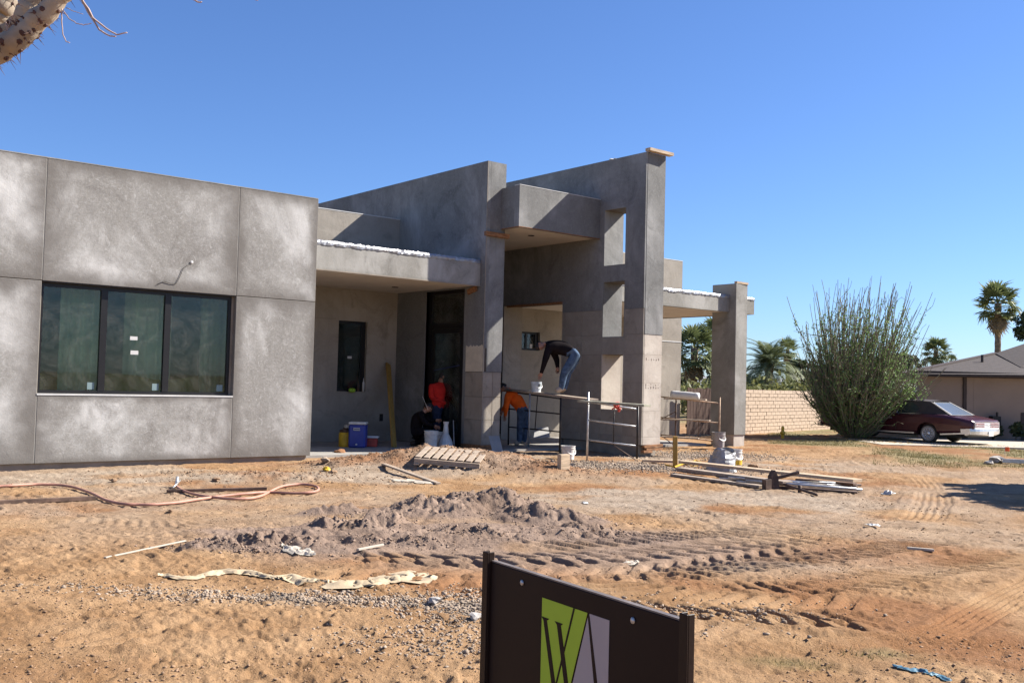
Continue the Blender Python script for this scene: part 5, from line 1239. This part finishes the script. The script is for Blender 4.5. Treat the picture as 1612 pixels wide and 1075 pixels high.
scaff("dark painted scaffold frame with one silver leg beside the stooping orange shirted worker", L(b_, 0),
      [(a, 1.43, dk), (b_, 1.44, gv), (c, 1.31, dk)], [(L(a, .50), L(c, .48), dk), (L(a, .95), L(c, .90), dk), (L(a, 1.38), L(c, 1.26), dk)], [(P3(842, 686, 24.0, .50), P3(846, 632, 24.0, 1.30), dk)])
a, b_, c = P3(924, 725, 21.0, 0.0), P3(1003, 706, 20.6, 0.12), P3(966, 700, 20.8, 0.35)
scaff("silver scaffold frame with short rungs standing before the blocks of the second fin wall", L(a, 0),
      [(a, 1.45, gv), (b_, 1.22, M['dark_steel'])], [(L(a, 1.24), L(b_, 1.12), gv), (L(a, .86), L(b_, .76), gv), (L(a, .44), L(b_, .36), gv)], [(L(c, .36), L(c, 1.17), M['dark_steel'])], braces=[(L(c, .35), P3(1001, 722, 20.9, .05), M['rust_dark'])])
a, b_, c = P3(1063, 704, 26.6, 0.0), P3(1132, 704, 26.3, 0.02), P3(1099, 694, 26.4, 0.15); e = P3(1034, 704, 26.8, 0.0)
R1, R2 = M['rust'], M['rust_dark']
scaff("rusty scaffold frame holding a white roll between the second fin wall and the pillar", L(a, 0),
      [(a, 1.46, R2), (b_, 1.36, R1), (e, 1.4, R2)], [(L(e, 1.34), L(b_, 1.20), R1), (L(e, .78), L(b_, .68), R1), (L(e, .32), L(b_, .19), R1)], [(L(c, .22), L(c, 1.22), R2)], braces=[(L(a, .95), P3(1040, 660, 26.9, .72), R2), (L(a, .02), P3(1040, 690, 26.9, .3), R2)])
pl_ = MB(); pl_.bar(D(803, 613.5, 24.6), D(934, 629.5, 21.1), 0.26, 0.045); tag(obj("scaffold_plank", pl_, M['oldlumber'], bevel=0.004), "worn plank on the dark scaffold frame with the bending worker on it", "plank", "scaffold planks")
pl_ = MB(); pl_.bar(D(914, 631.5, 21.1), D(1019, 638.5, 19.9), 0.24, 0.045); tag(obj("scaffold_plank", pl_, simple("greenish_plank", (0.30, 0.29, 0.22), 0.85, var=0.35, scale=5), bevel=0.004), "grey green plank on the silver scaffold frame before the second fin wall", "plank", "scaffold planks")
pl_ = MB(); pl_.bar(D(1046, 627.0, 26.6), D(1112, 629.5, 26.2), 0.24, 0.04); tag(obj("scaffold_plank", pl_, M['oldlumber'], bevel=0.004), "short plank under the white roll on the rusty scaffold", "plank", "scaffold planks")
pl_ = MB(); pl_.bar(D(1042, 660, 26.7), D(1118, 662, 26.2), 0.22, 0.035); tag(obj("scaffold_plank", pl_, M['oldlumber'], bevel=0.004), "plank across the middle of the rusty scaffold", "plank", "scaffold planks")
pl_ = MB(); pl_.bar(D(1042, 687, 26.7), D(1100, 690, 26.4), 0.22, 0.035); tag(obj("scaffold_plank", pl_, M['oldlumber'], bevel=0.004), "plank low down on the rusty scaffold near the ground", "plank", "scaffold planks")
r_ = MB(); p0, p1 = D(1057, 620.5, 26.4), D(1100, 624.0, 26.0); pts = [p0*(1-s)+p1*s for s in np.linspace(0, 1, 12)]; r_.tube(pts, [0.09+0.012*random.random() for _ in pts], 12)
tag(obj("plastic_roll", r_, M['white'], smooth=True), "white plastic roll lying on top of the rusty scaffold", "roll")
rg_ = MB(); c0 = D(972, 641, 20.75)
for k in range(10): rg_.obox(c0+RNG.normal(size=3)*0.04, RNG.normal(size=3), RNG.normal(size=3), RNG.normal(size=3), .05, .03, .02)
tag(obj("red_rag", rg_, M['redcloth']), "crumpled red rag hanging on the silver scaffold frame", "rag")

# ================================================================== BUCKETS AND SMALL THINGS
def bucket(label, base, r=0.145, h=0.36, mat=None, handle=True, tilt=None, hole=False):
    t = thing("bucket", label, "bucket", base, tilt, group="buckets"); mb = MB()
    mb.lathe((0, 0, 0), [(r*.86, 0), (r*.93, h*.5), (r*.985, h*.8), (r*1.05, h*.82), (r*1.05, h*.86), (r, h*.87), (r*1.02, h*.96), (r*1.07, h*.965), (r*1.07, h), (r*.98, h), (r*.84, 0.02), (0, 0.02)], 24)
    obj("shell", mb, mat or M['plastic_white'], t, local=True, smooth=False)
    if handle:
        hb = MB(); hb.tube([(r*1.06*math.cos(q), -0.02-r*0.95*math.sin(q), h*.86-r*.9*math.sin(q)) for q in np.linspace(0, math.pi, 12)], 0.004, 5); obj("handle", hb, M['galv'], t, local=True)
    if hole:
        hb = MB(); hb.lathe((-0.01, -r*1.0, h*0.66), [(0.028, 0), (0.028, 0.012)], 12, (0, -1, 0.1)); obj("label_spot", hb, M['black'], t, local=True)
    return t
bucket("pale bucket on the scaffold plank under the bending worker's hand", D(844, 617.5, 23.45), 0.125, 0.25, simple("pale_blue_white_plastic", (0.52, 0.57, 0.60), 0.45), hole=True)
bucket("white bucket at the feet of the red shirted worker on the porch", L(P3(678, 706, 22.6), 0.05), 0.155, 0.42)
bucket("white bucket half hidden behind the stooping shape of dusty bags near the porch door", L(P3(693, 704, 23.3), 0.05), 0.14, 0.36)
p = G(894, 722); bucket("white bucket behind the square wood block before the scaffold", (p[0], p[1], H(p[0], p[1])), 0.15, 0.29)
p = G(1156, 739); bucket("white ribbed bucket with yellow label right of the grey plastic sack", (p[0], p[1], H(p[0], p[1])), 0.145, 0.40)
p = G(1131, 707); bucket("grey bucket standing at the foot of the rusty scaffold by the pillar", (p[0], p[1], 0.05), 0.17, 0.40, simple("grey_bucket_plastic", (0.30, 0.28, 0.27), 0.5))
lb = MB(); pp = G(1156, 739); lb.lathe((pp[0], pp[1], H(pp[0], pp[1])+0.10), [(0.148, 0), (0.150, 0.09)], 24)
tag(obj("bucket_label", lb, M['yellow']), "yellow paper band around the white ribbed bucket", "label")
# grey sack beside it
p = G(1136, 741); zb_ = H(p[0], p[1]); Q = np.zeros((12, 20, 3)); rg = np.random.default_rng(9)
for i in range(12):
    for j in range(20):
        a_ = 2*math.pi*j/19; s = i/11; rr_ = 0.30*(1-0.30*s)*(1+0.10*math.sin(3*a_+s*4)); Q[i, j] = (p[0]+rr_*math.cos(a_)+rg.normal()*0.008+0.05*s, p[1]+rr_*math.sin(a_)+rg.normal()*0.008, zb_+0.42*s+(0.05*math.sin(2*a_+1) if s > .8 else 0))
tag(obj("plastic_sack", MB().grid(Q), M['plastic_grey'], smooth=False), "slumped grey plastic covered sack beside the white ribbed bucket", "sack")
# cooler and friends on the porch
p = G(563, 704, 0.05)
t = thing("cooler", "blue cooler box with white lid standing on the porch floor", "cooler", (p[0], p[1], 0.05), (0, 0, -YAW))
obj("tub", MB().box(-.19, .19, -.19, .19, 0, .52), M['cooler'], t, local=True, bevel=0.03); obj("lid", MB().box(-.20, .20, -.20, .20, .523, .58), M['plastic_white'], t, local=True, bevel=0.02)
h = MB(); h.tube([(-.07, -.20, .40), (-.07, -.22, .44), (.07, -.22, .44), (.07, -.20, .40), (-.07, -.20, .40)], .012, 6); obj("handle", h, M['plastic_white'], t, local=True)
h = MB(); h.lathe((0, -.19, .08), [(.02, 0), (.02, .04)], 10, (0, -1, 0)); obj("tap", h, M['white'], t, local=True)
p = G(543, 703, 0.05); t = thing("drink_jug", "yellow drink jug with dark band left of the blue cooler", "jug", (p[0], p[1], 0.05))
j = MB(); j.lathe((0, 0, 0), [(.14, 0), (.15, .04), (.15, .30), (.13, .33)], 20); obj("jug_body", j, M['yellow'], t, local=True, smooth=False)
j = MB(); j.lathe((0, 0, .332), [(.135, 0), (.135, .05), (.06, .07), (.06, .10)], 20); obj("lid", j, M['rust_dark'], t, local=True); j = MB(); j.box(-.04, .10, -.1, .0, .43, .50); obj("cup", j, M['plastic_white'], t, local=True, bevel=0.01)
p = G(585, 703, 0.05); t = thing("lunch_box", "small red lunch box with white lid right of the blue cooler", "box", (p[0], p[1], 0.05), (0, 0, -YAW))
obj("tub", MB().box(-.13, .13, -.1, .1, 0, .2), M['red'], t, local=True, bevel=0.02); obj("lid", MB().box(-.14, .16, -.11, .11, .202, .25), M['plastic_white'], t, local=True, bevel=0.01)
b0 = G(620.5, 704, 0.05); b1 = onY(611, 573, 21.62); bd = MB(); bd.bar(b0, b1, 0.14, 0.05, (0, 1, 0)); tag(obj("leaning_timber", bd, M['yellow_wood'], bevel=0.004), "long yellow timber leaning upright against the porch back wall", "timber")
pz = onY(554, 617, 21.66); g_ = MB(); 
for k in range(5): g_.lathe(pz+np.array([RNG.normal()*.05, -0.03, 0.0]), [(0.02, 0.0), (0.055, 0.03), (0.05, 0.08), (0.015, 0.10)], 8, (RNG.normal()*.4, RNG.normal()*.4, 1))
tag(obj("green_glove", g_, M['green'], smooth=True), "lime green glove lying on the sill of the narrow porch window", "glove")
for px, m_, h_, lab in ((572, M['plastic_white'], .34, "white caulking tube standing on the sill of the narrow porch window"), (564, M['rust_dark'], .24, "brown bottle standing on the sill left of the caulking tube")):
    pz = onY(px, 617, 21.72); pz[1] = 21.735; b = MB(); b.lathe((pz[0], pz[1]-0.005, 1.291), [(.030, 0), (.030, h_*.65), (.012, h_*.75), (.008, h_)], 12); tag(obj("bottle", b, m_, smooth=True), lab, "bottle", "bottles on the window sill")
# boards leaning by the porch and fin walls
b = MB(); b.bar(L(P3(715, 708, 23.0), .05), P3(714, 668, 23.4), 0.36, 0.02, (RV[0], RV[1], 0)); tag(obj("cement_board", b, M['board']), "small grey board propped below the porch door", "board", "leaning boards")
b = MB(); q0, q1, q2, q3 = D(769, 686, 22.15), D(786, 686, 22.2), D(795, 723, 21.6), D(779, 725, 21.55); b.prism([q0, q1, q2, q3], (FV[0]*.02, FV[1]*.02, 0)); tag(obj("cement_board", b, M['board']), "tall grey board leaning against the front of the first fin wall", "board", "leaning boards")
b = MB(); q0, q1, q2, q3 = D(842, 674, 25.6), D(863, 672, 25.6), D(866, 688, 25.2), D(840, 690, 25.2); b.prism([q0, q1, q2, q3], (FV[0]*.02, FV[1]*.02, 0)); tag(obj("cement_board", b, M['white']), "white sheet leaning inside the entry behind the dark scaffold frame", "board", "leaning boards")
# hawk (plasterer's tool) in the crouching person's hand
hk = MB(); hk.bar(D(665, 624, 23.2), D(674, 645, 23.2), 0.02, 0.006, (RV[0], RV[1], 0)); tag(obj("plaster_trowel", hk, M['galv']), "thin steel trowel raised beside the red shirted worker", "trowel")
# dusty sacks next to buckets
sk_ = MB(); p = G(701, 706, 0.05); sk_.lathe(p, [(.20, 0), (.17, .15), (.07, .34), (.05, .55), (.07, .62)], 12); tag(obj("paper_sack", sk_, M['plastic_white'], smooth=False), "upright crumpled white paper sack between the buckets at the porch door", "sack")

# pallet on the dirt mound
p = Gh(713, 719); yawp = -YAW-0.12
t = thing("wooden_pallet", "weathered wooden pallet tipped on the red dirt mound before the porch", "pallet", (p[0], p[1], p[2]-0.07), (math.radians(8), math.radians(3), yawp))
for k in range(8): obj("slat", MB().box(-0.60+k*0.152, -0.60+k*0.152+0.105, -0.46, 0.46, 0.10, 0.122), M['oldlumber'], t, local=True, bevel=0.003)
for y in (-.5, 0, .5): obj("stringer", MB().box(-0.60, 0.57, y-.02, y+.02, 0.012, 0.098), M['oldlumber'], t, local=True)
for k in range(3): obj("bottom_slat", MB().box(-0.60+k*0.53, -0.50+k*0.53, -0.55, 0.55, -0.01, 0.01), M['oldlumber'], t, local=True)
# square wood block before the bucket
p = Gh(887, 737); b = MB(); b.box(p[0]-.11, p[0]+.11, p[1]-.05, p[1]+.05, p[2]-.03, p[2]+.24); tag(obj("wood_block", b, M['lumber'], bevel=0.006), "square tan wood block standing before the white bucket", "block")
# stake
p = Gh(1063, 736); b = MB(); b.bar((p[0], p[1], p[2]-.1), (p[0]-0.02, p[1], p[2]+.62), 0.085, 0.085, (RV[0], RV[1], 0)); tag(obj("yellow_stake", b, M['yellow_wood'], bevel=0.004), "yellow wooden stake driven in by the end of the lumber pile", "stake")
rp = MB(); pts = [Gh(x, y)+np.array([0, 0, .02+.02*math.sin(i)]) for i, (x, y) in enumerate(((1048, 733), (1062, 738), (1075, 733), (1090, 729), (1102, 732), (1092, 735), (1078, 731), (1096, 727), (1112, 735)))]; rp.tube(pts, .018, 5)
tag(obj("yellow_strap", rp, M['yellow']), "tangled yellow strap on the gravel around the stake", "strap")
def gbar(name, label, cat, a, b, w, h, mat, lift=0.0, group=None, up=(0, 0, 1)):
    p0, p1 = Gh(*a), Gh(*b); p0 = p0+[0, 0, h/2+lift]; p1 = p1+[0, 0, h/2+lift]; m_ = MB(); m_.bar(p0, p1, w, h, up); return tag(obj(name, m_, mat, bevel=0.003), label, cat, group)
gbar("lumber_board", "pale board on the gravel below the second fin wall", "board", (1011, 729), (1066, 731), .14, .05, M['lumber'], .03, "boards on the ground")
gbar("lumber_board", "longest pale board on top of the pile at the right of the yellow stake", "board", (1075, 740), (1350, 772), .24, .05, M['lumber'], .13, "boards on the ground")
gbar("lumber_board", "second board lying under the longest pale board", "board", (1070, 745), (1240, 768), .22, .05, M['oldlumber'], .06, "boards on the ground")
gbar("lumber_board", "grey board under the pile with its end poking out left", "board", (1060, 749), (1200, 768), .16, .04, M['oldlumber'], .0, "boards on the ground")
gbar("lumber_board", "dark board at the far right side of the pile", "board", (1255, 762), (1346, 770), .12, .05, M['rust_dark'], .05, "boards on the ground")
gbar("lumber_board", "thin board lying alone on the mud left of the pallet", "board", (604, 732), (690, 763), .09, .03, M['oldlumber'], .0, "boards on the ground")
for k in range(7):
    a_ = (1125+k*9+random.uniform(-4, 4), 757+k*1.6); b__ = (1352+random.uniform(-8, 10), 766+k*2.0); m_ = MB(); p0 = Gh(*a_)+[0, 0, .03+.03*(k % 3)]; p1 = Gh(*b__)+[0, 0, .03+.03*(k % 2)]
    m_.tube([p0, p1], .021, 8); tag(obj("steel_pipe", m_, M['galv'] if k % 3 else M['rust_dark'], smooth=True), ("grey galvanised pipe in the long bundle beside the boards" if k % 3 else "dark rusty pipe in the long bundle beside the boards"), "pipe", "steel pipes in the bundle")
    if k % 2 == 0: bpy.context.scene
m_ = MB(); p0 = Gh(1228, 768)+[0, 0, .08]; p1 = Gh(1286, 782)+[0, 0, .03]; m_.tube([p0, p1], .022, 8); m_.tube([p0*.45+p1*.55-[0, 0, .05], p0*.45+p1*.55+[0, 0, .06]], .03, 8); tag(obj("steel_prop", m_, M['rust_dark'], smooth=True), "short rusty prop with a collar lying askew before the pipe bundle", "prop")
p = Gh(1213, 770); t = thing("jack_base", "rusty pair of scaffold jack plates standing among the pipes", "jack", p)
m_ = MB(); m_.prism([p+[-.12, 0, 0], p+[.0, -.02, 0], p+[.0, -.02, .16], p+[-.12, 0, .15]], (0.03, .10, 0)); obj("plate", m_, M['rust_dark'], t)
m_ = MB(); m_.prism([p+[.02, 0, 0], p+[.16, -.06, 0], p+[.13, -.05, .20], p+[.08, -.03, .30], p+[.03, 0, .20]], (0.03, .10, 0)); obj("plate", m_, M['rust_dark'], t)
m_ = MB(); m_.tube([p+[.12, .02, .16], p+[.44, -.22, .27]], .03, 8); obj("screw", m_, M['rust_dark'], t)

# hose and rods on the ground at the left
def gpath(pxs, lift=0.02, n=8):
    P = [np.array(q, float) for q in pxs]; out = []
    for i in range(len(P)-1):
        p0, p1, p2, p3 = P[max(i-1, 0)], P[i], P[i+1], P[min(i+2, len(P)-1)]
        for f in np.linspace(0, 1, n, endpoint=False):
            q = 0.5*((2*p1)+(-p0+p2)*f+(2*p0-5*p1+4*p2-p3)*f*f+(-p0+3*p1-3*p2+p3)*f**3); g_ = Gh(*q);             out.append(g_+[0, 0, lift])
    return out
hp = np.array(gpath([(-60, 772), (0, 769), (45, 766), (100, 767), (140, 778), (165, 790), (195, 797), (235, 798), (275, 795), (320, 788), (370, 782), (420, 778), (470, 780), (497, 777), (500, 770), (478, 765), (445, 768), (425, 777), (405, 786), (375, 789), (335, 786), (305, 781), (285, 774), (277, 768)], 0.028, 7))
for _ in range(3): hp[1:-1] = (hp[:-2]+2*hp[1:-1]+hp[2:])/4
t_ = MB(); t_.tube(list(hp), .019, 8)
tag(obj("garden_hose", t_, M['hose'], smooth=True), "faded red hose looping across the dirt in front of the left wall", "hose")
t_ = MB(); t_.tube([Gh(277, 768)+[0, 0, .03], Gh(279, 766)+[0, 0, .14]], .022, 6).tube([Gh(272, 771)+[0, 0, .03], Gh(283, 767)+[0, 0, .1]], .012, 6); tag(obj("hose_nozzle", t_, M['galv'], smooth=True), "grey metal nozzle at the end of the faded red hose", "nozzle")
gbar("metal_bar", "long dark metal bar half buried left beneath the hose", "bar", (-40, 796), (150, 787), .06, .05, M['rust_dark'], .0, "metal bars on the ground")
gbar("metal_bar", "dark metal bar in the ground right of the nozzle behind the hose", "bar", (262, 776), (420, 771), .05, .04, M['rust_dark'], .0, "metal bars on the ground")
gbar("white_pipe", "thin white plastic pipe on the dirt left of the sand pile", "pipe", (165, 879), (292, 853), .03, .012, M['lime'], .0, "white plastic pipes")
gbar("white_pipe", "short white plastic pipe lying in the wheel track below the sand pile", "pipe", (563, 870), (603, 862), .025, .02, M['lime'], .02, "white plastic pipes")
gbar("white_pipe", "short white plastic pipe on the orange dirt at the right", "pipe", (1428, 866), (1470, 870), .03, .025, M['lime'], .012, "white plastic pipes")
# crumpled sheeting
def sheet(name, label, pxs, w, mat, seed, hgt=0.05, cat="sheeting"):
    rg = np.random.default_rng(seed); C = gpath(pxs, 0.012, 14); n_ = len(C); Q = np.zeros((n_, 11, 3)); nz_ = rg.uniform(0, 50)
    for i in range(n_):
        s = i/(n_-1); ww = w*(0.35+0.65*abs(math.sin(s*9+seed)))*(0.4+1.2*vn(np.array([s*7]), np.array([seed*1.0]))[0])*min(1, 6*s+.15, 6*(1-s)+.15); tg = C[min(i+1, n_-1)]-C[max(i-1, 0)]; tg /= np.linalg.norm(tg); nv_ = np.array([-tg[1], tg[0], 0])
        for j in range(11):
            v = j/10-0.5; fold = (abs(math.sin(v*7+5*float(vn(np.array([i*0.35]), np.array([nz_]))[0])+seed))**1.5*0.8+0.4*float(vn(np.array([i*0.8]), np.array([j*0.9+nz_]))[0]))*hgt*(1-abs(v)*1.6); q = C[i]+nv_*ww*(v+0.12*(float(vn(np.array([i*0.6]), np.array([nz_+j*0.2]))[0])-.5)); q[2] = float(ground_h(q[:1], q[1:2])[0][0])+0.008+max(fold, 0); Q[i, j] = q
    return tag(obj(name, MB().grid(Q), mat, smooth=True), label, cat)
sheet("plastic_sheeting", "crumpled cream plastic sheeting strewn below the sand pile", [(515, 920), (560, 922), (610, 916), (640, 912), (676, 907)], 0.32, M['cloth'], 4, 0.035)
sheet("plastic_sheeting", "long torn white plastic strip left of the crumpled sheeting", [(248, 907), (300, 911), (340, 902), (395, 903), (440, 912), (490, 916), (520, 918)], 0.15, M['cloth'], 7, 0.02)
sheet("plastic_scrap", "crumpled white plastic scrap at the near edge of the sand pile", [(442, 860), (460, 866), (478, 872), (498, 875)], 0.13, M['lime'], 2, 0.03)
sheet("lime_patch", "spilt white powder patch on the dirt behind the sand pile", [(618, 757), (650, 757), (680, 762)], 0.55, M['lime'], 3, 0.008, "powder")
sheet("paper_scrap", "scrap of white paper on the dusty track right of the sand pile", [(985, 886), (1005, 890)], 0.20, M['lime'], 8, 0.02)
sheet("paper_scrap", "small white paper litter on the orange dirt at the right", [(1366, 827), (1384, 828)], 0.12, M['white'], 6, 0.02)
sheet("paper_scrap", "tiny white litter on the pale dust behind the track", [(917, 792), (926, 793)], 0.12, M['white'], 11, 0.02)
sheet("blue_tarp_strip", "torn strip of faded blue tarp in the near dirt at lower right", [(1405, 1048), (1435, 1056), (1470, 1063), (1500, 1074)], 0.07, M['blue_tarp'], 5, 0.006)
sheet("paper_scrap", "white wrapper on the dirt at the end of the pipe bundle", [(1392, 777), (1404, 777)], 0.2, M['plastic_white'], 12, 0.05)
# survey flag, marker, rubble
p = Gh(1582, 726); t = thing("survey_flag", "small orange survey flag on a thin wire in the grass", "flag", p)
m_ = MB(); m_.tube([p, p+[0, 0, .36]], .004, 5); obj("wire", m_, M['galv'], t)
Q = np.zeros((5, 4, 3))
for i in range(5):
    for j in range(4): Q[i, j] = p+np.array([0, 0, 0.24+.035*j])+np.array([RV[0], RV[1], 0])*(.028*i)+np.array([0, .015*math.sin(i*1.7), 0])
obj("flag_cloth", MB().grid(Q), M['orange'], t)
p = Gh(1232, 690); m_ = MB(); m_.lathe(p, [(.05, 0), (.05, .12), (.09, .16), (.09, .2), (.05, .24), (.05, .36), (.02, .4)], 12); tag(obj("yellow_marker", m_, M['yellow'], smooth=False), "small yellow utility marker in the grass before the brick wall", "marker")
gbar("grey_pipe", "grey plastic pipe in the grass by the survey flag", "pipe", (1578, 729), (1640, 732), .09, .09, M['galv'], .01)
def rock_mesh(seed):
    rg = np.random.default_rng(seed); bm = bmesh.new(); bmesh.ops.create_icosphere(bm, subdivisions=2, radius=1.0)
    for v in bm.verts: v.co *= rg.uniform(0.62, 1.18); v.co.z *= 0.6
    me = bpy.data.meshes.new("rock"); bm.to_mesh(me); bm.free(); return me
def rock(label, px, py, r, mat, seed, name="rock", cat="rock"):
    me = rock_mesh(seed); me.materials.append(mat); o = bpy.data.objects.new(name, me); COL.objects.link(o); p = Gh(px, py); o.location = (p[0], p[1], p[2]+r*0.35); o.scale = (r, r*0.85, r*0.8); o.rotation_euler = (0, 0, seed); return tag(o, label, cat, "rocks and lumps on the dirt")
gs = simple("grey_cobble", (0.36, 0.33, 0.30), 0.85, var=0.2)
for a in (("rounded grey cobble left of the sign post", 748, 975, .06, gs, 1), ("small pale cobble above the rounded cobble by the sign", 752, 955, .035, M['gravel'], 2), ("flat grey stone in the gravel left of the sign", 684, 950, .055, gs, 3),
          ("brown dirt lump on the pale dust behind the board pile", 1186, 737, .13, M['clod'], 4), ("smaller dirt lump touching the brown dirt lump", 1199, 739, .08, M['clod'], 5), ("reddish chunk of torn wood fibre near the porch corner", 535, 716, .15, M['rough_wood'], 6),
          ("pale stone slab at the corner of the left wall", 512, 728, .11, M['gravel'], 7), ("yellow wrapped lump in the dirt by the left wall corner", 514, 741, .09, M['yellow'], 8), ("dark lump right of the yellow wrapped lump", 524, 745, .08, M['clod'], 9),
          ("grey rubble heap beside the survey flag", 1568, 728, .20, gs, 10), ("second grey rubble lump left of the survey flag", 1556, 731, .12, gs, 11), ("red brown clod below the hose", 268, 806, .035, M['clod'], 12), ("brown clod near the left wall in front of the window", 178, 758, .055, M['clod'], 13), ("brown clod before the left wall right of the window", 340, 757, .07, M['clod'], 14)): rock(*a)
# ================================================================== LOOSE GROUND COVER
def scatter(name, n, sampler, size, mat, seed, flat=0.7):
    rg = np.random.default_rng(seed); ph = (1+5**.5)/2
    I = np.array([(-1, ph, 0), (1, ph, 0), (-1, -ph, 0), (1, -ph, 0), (0, -1, ph), (0, 1, ph), (0, -1, -ph), (0, 1, -ph), (ph, 0, -1), (ph, 0, 1), (-ph, 0, -1), (-ph, 0, 1)])/1.9
    Fi = np.array([(0,11,5),(0,5,1),(0,1,7),(0,7,10),(0,10,11),(1,5,9),(5,11,4),(11,10,2),(10,7,6),(7,1,8),(3,9,4),(3,4,2),(3,2,6),(3,6,8),(3,8,9),(4,9,5),(2,4,11),(6,2,10),(8,6,7),(9,8,1)])
    XY = sampler(rg, n); n = len(XY); z = ground_h(XY[:, 0], XY[:, 1])[0]
    s = size[0]*np.exp(np.clip(rg.normal(size=n)*size[1], -1.2, 0.85)); V = I[None]*(1+rg.uniform(-.5, .4, (n, 12, 1)))*s[:, None, None]*rg.uniform(.6, 1.2, (n, 1, 3)); a = rg.uniform(0, 6.28, n); c_, s_ = np.cos(a)[:, None], np.sin(a)[:, None]
    V = np.stack([V[..., 0]*c_-V[..., 1]*s_, V[..., 0]*s_+V[..., 1]*c_, V[..., 2]*flat], -1); V += np.stack([XY[:, 0], XY[:, 1], z+s*0.2], -1)[:, None]
    F = (Fi[None]+np.arange(n)[:, None, None]*12).reshape(-1, 3); return np_obj(name, V.reshape(-1, 3), F, mat, kind='stuff')
def polar(rg, n, r0, r1, a0=10, a1=70, pw=1.0):
    r = np.exp(rg.uniform(math.log(r0), math.log(r1), n)); a = np.radians(rg.uniform(a0, a1, n)); return np.stack([r*np.sin(a), r*np.cos(a)], -1)
def masked(f, thr_s, s0):
    def smp(rg, n):
        P = polar(rg, n*3, 2.8, 17); m = fbm(P[:, 0]*s0, P[:, 1]*s0, 3, thr_s) > 0.52; P = P[m & (P[:, 1] < 17.3)]; return P[:n]
    return smp
def around(px, py, rx, ry):
    c = g2(px, py)
    def smp(rg, n): q = rg.normal(size=(n, 2)); P = c+np.outer(q[:, 0]*rx, RV)+np.outer(q[:, 1]*ry, FV); return P[P[:, 1] < 17.3]
    return smp
scatter("dirt_clods", 14000, masked(None, 150, 0.9), (0.0055, 0.7), M['clod'], 1, 0.55)
scatter("dirt_clods", 500, masked(None, 160, 0.5), (0.010, 0.5), M['clod'], 2, 0.5)
def multi(*spec):
    def smp(rg, n): return np.vstack([around(px, py, rx, ry)(rg, int(n*f)) for px, py, rx, ry, f in spec])
    return smp
scatter("gravel", 8000, multi((620, 945, .75, .12, .3), (735, 950, .25, .35, .25), (480, 940, .7, .10, .12), (1000, 960, .7, .25, .1), (700, 1010, .4, .2, .08), (330, 935, .8, .15, .1), (900, 990, .6, .2, .05)), (0.0085, 0.4), M['gravel'], 3)
scatter("gravel", 12000, multi((980, 735, 1.3, .55, .6), (1090, 715, 1.0, .7, .4)), (0.0135, 0.4), M['gravel'], 4)
sandm = simple("sand_clod", (0.26, 0.185, 0.14), 0.95, var=0.3, scale=12, bmp=0.5)
scatter("sand_clods", 3500, multi(*[(px, py, rx*.7, ry*.8, .11) for px, py, rx, ry, ro, h in PILE[:9]]), (0.0075, 0.6), sandm, 5, 0.6)
scatter("mound_clods", 4200, multi(*[(px, py, rx*.8, ry*.7, .2) for px, py, rx, ry, ro, h in MOUND[:5]]), (0.010, 0.6), M['clod'], 6, 0.6)
# thin grass by the wall and driveway, dry weeds here and there
def grass():
    rg = np.random.default_rng(12); n = 16000; P = polar(rg, n*3, 23.5, 37, 54, 68); R_ = np.hypot(P[:, 0], P[:, 1]); A_ = np.degrees(np.arctan2(P[:, 0], P[:, 1])); m = (fbm(P[:, 0]*.5, P[:, 1]*.5, 4, 110) > rg.uniform(.38, .6, len(P))) & ((A_ > 59.5) | (R_ > 30)); P = P[m][:n]
    Q = np.vstack([around(1240, 1045, .14, .06)(rg, 160), around(1390, 1030, .1, .06)(rg, 100), around(330, 1045, .3, .1)(rg, 60)]); P = np.vstack([P, Q]); n = len(P)
    z = ground_h(P[:, 0], P[:, 1])[0]; h = np.where(np.hypot(P[:, 0], P[:, 1]) > 10, rg.uniform(.02, .07, n), rg.uniform(.01, .035, n)); a = rg.uniform(0, 6.28, n); w = h*0.12; b = np.stack([P[:, 0], P[:, 1], z-.005], -1)
    s = np.stack([np.cos(a)*w, np.sin(a)*w, 0*a], -1); tip = b+np.stack([rg.normal(size=n)*h*.35, rg.normal(size=n)*h*.35, h], -1)
    np_obj("grass", np.stack([b-s, b+s, tip], 1).reshape(-1, 3), np.arange(n*3).reshape(n, 3), M['grass'], kind='stuff')
grass()
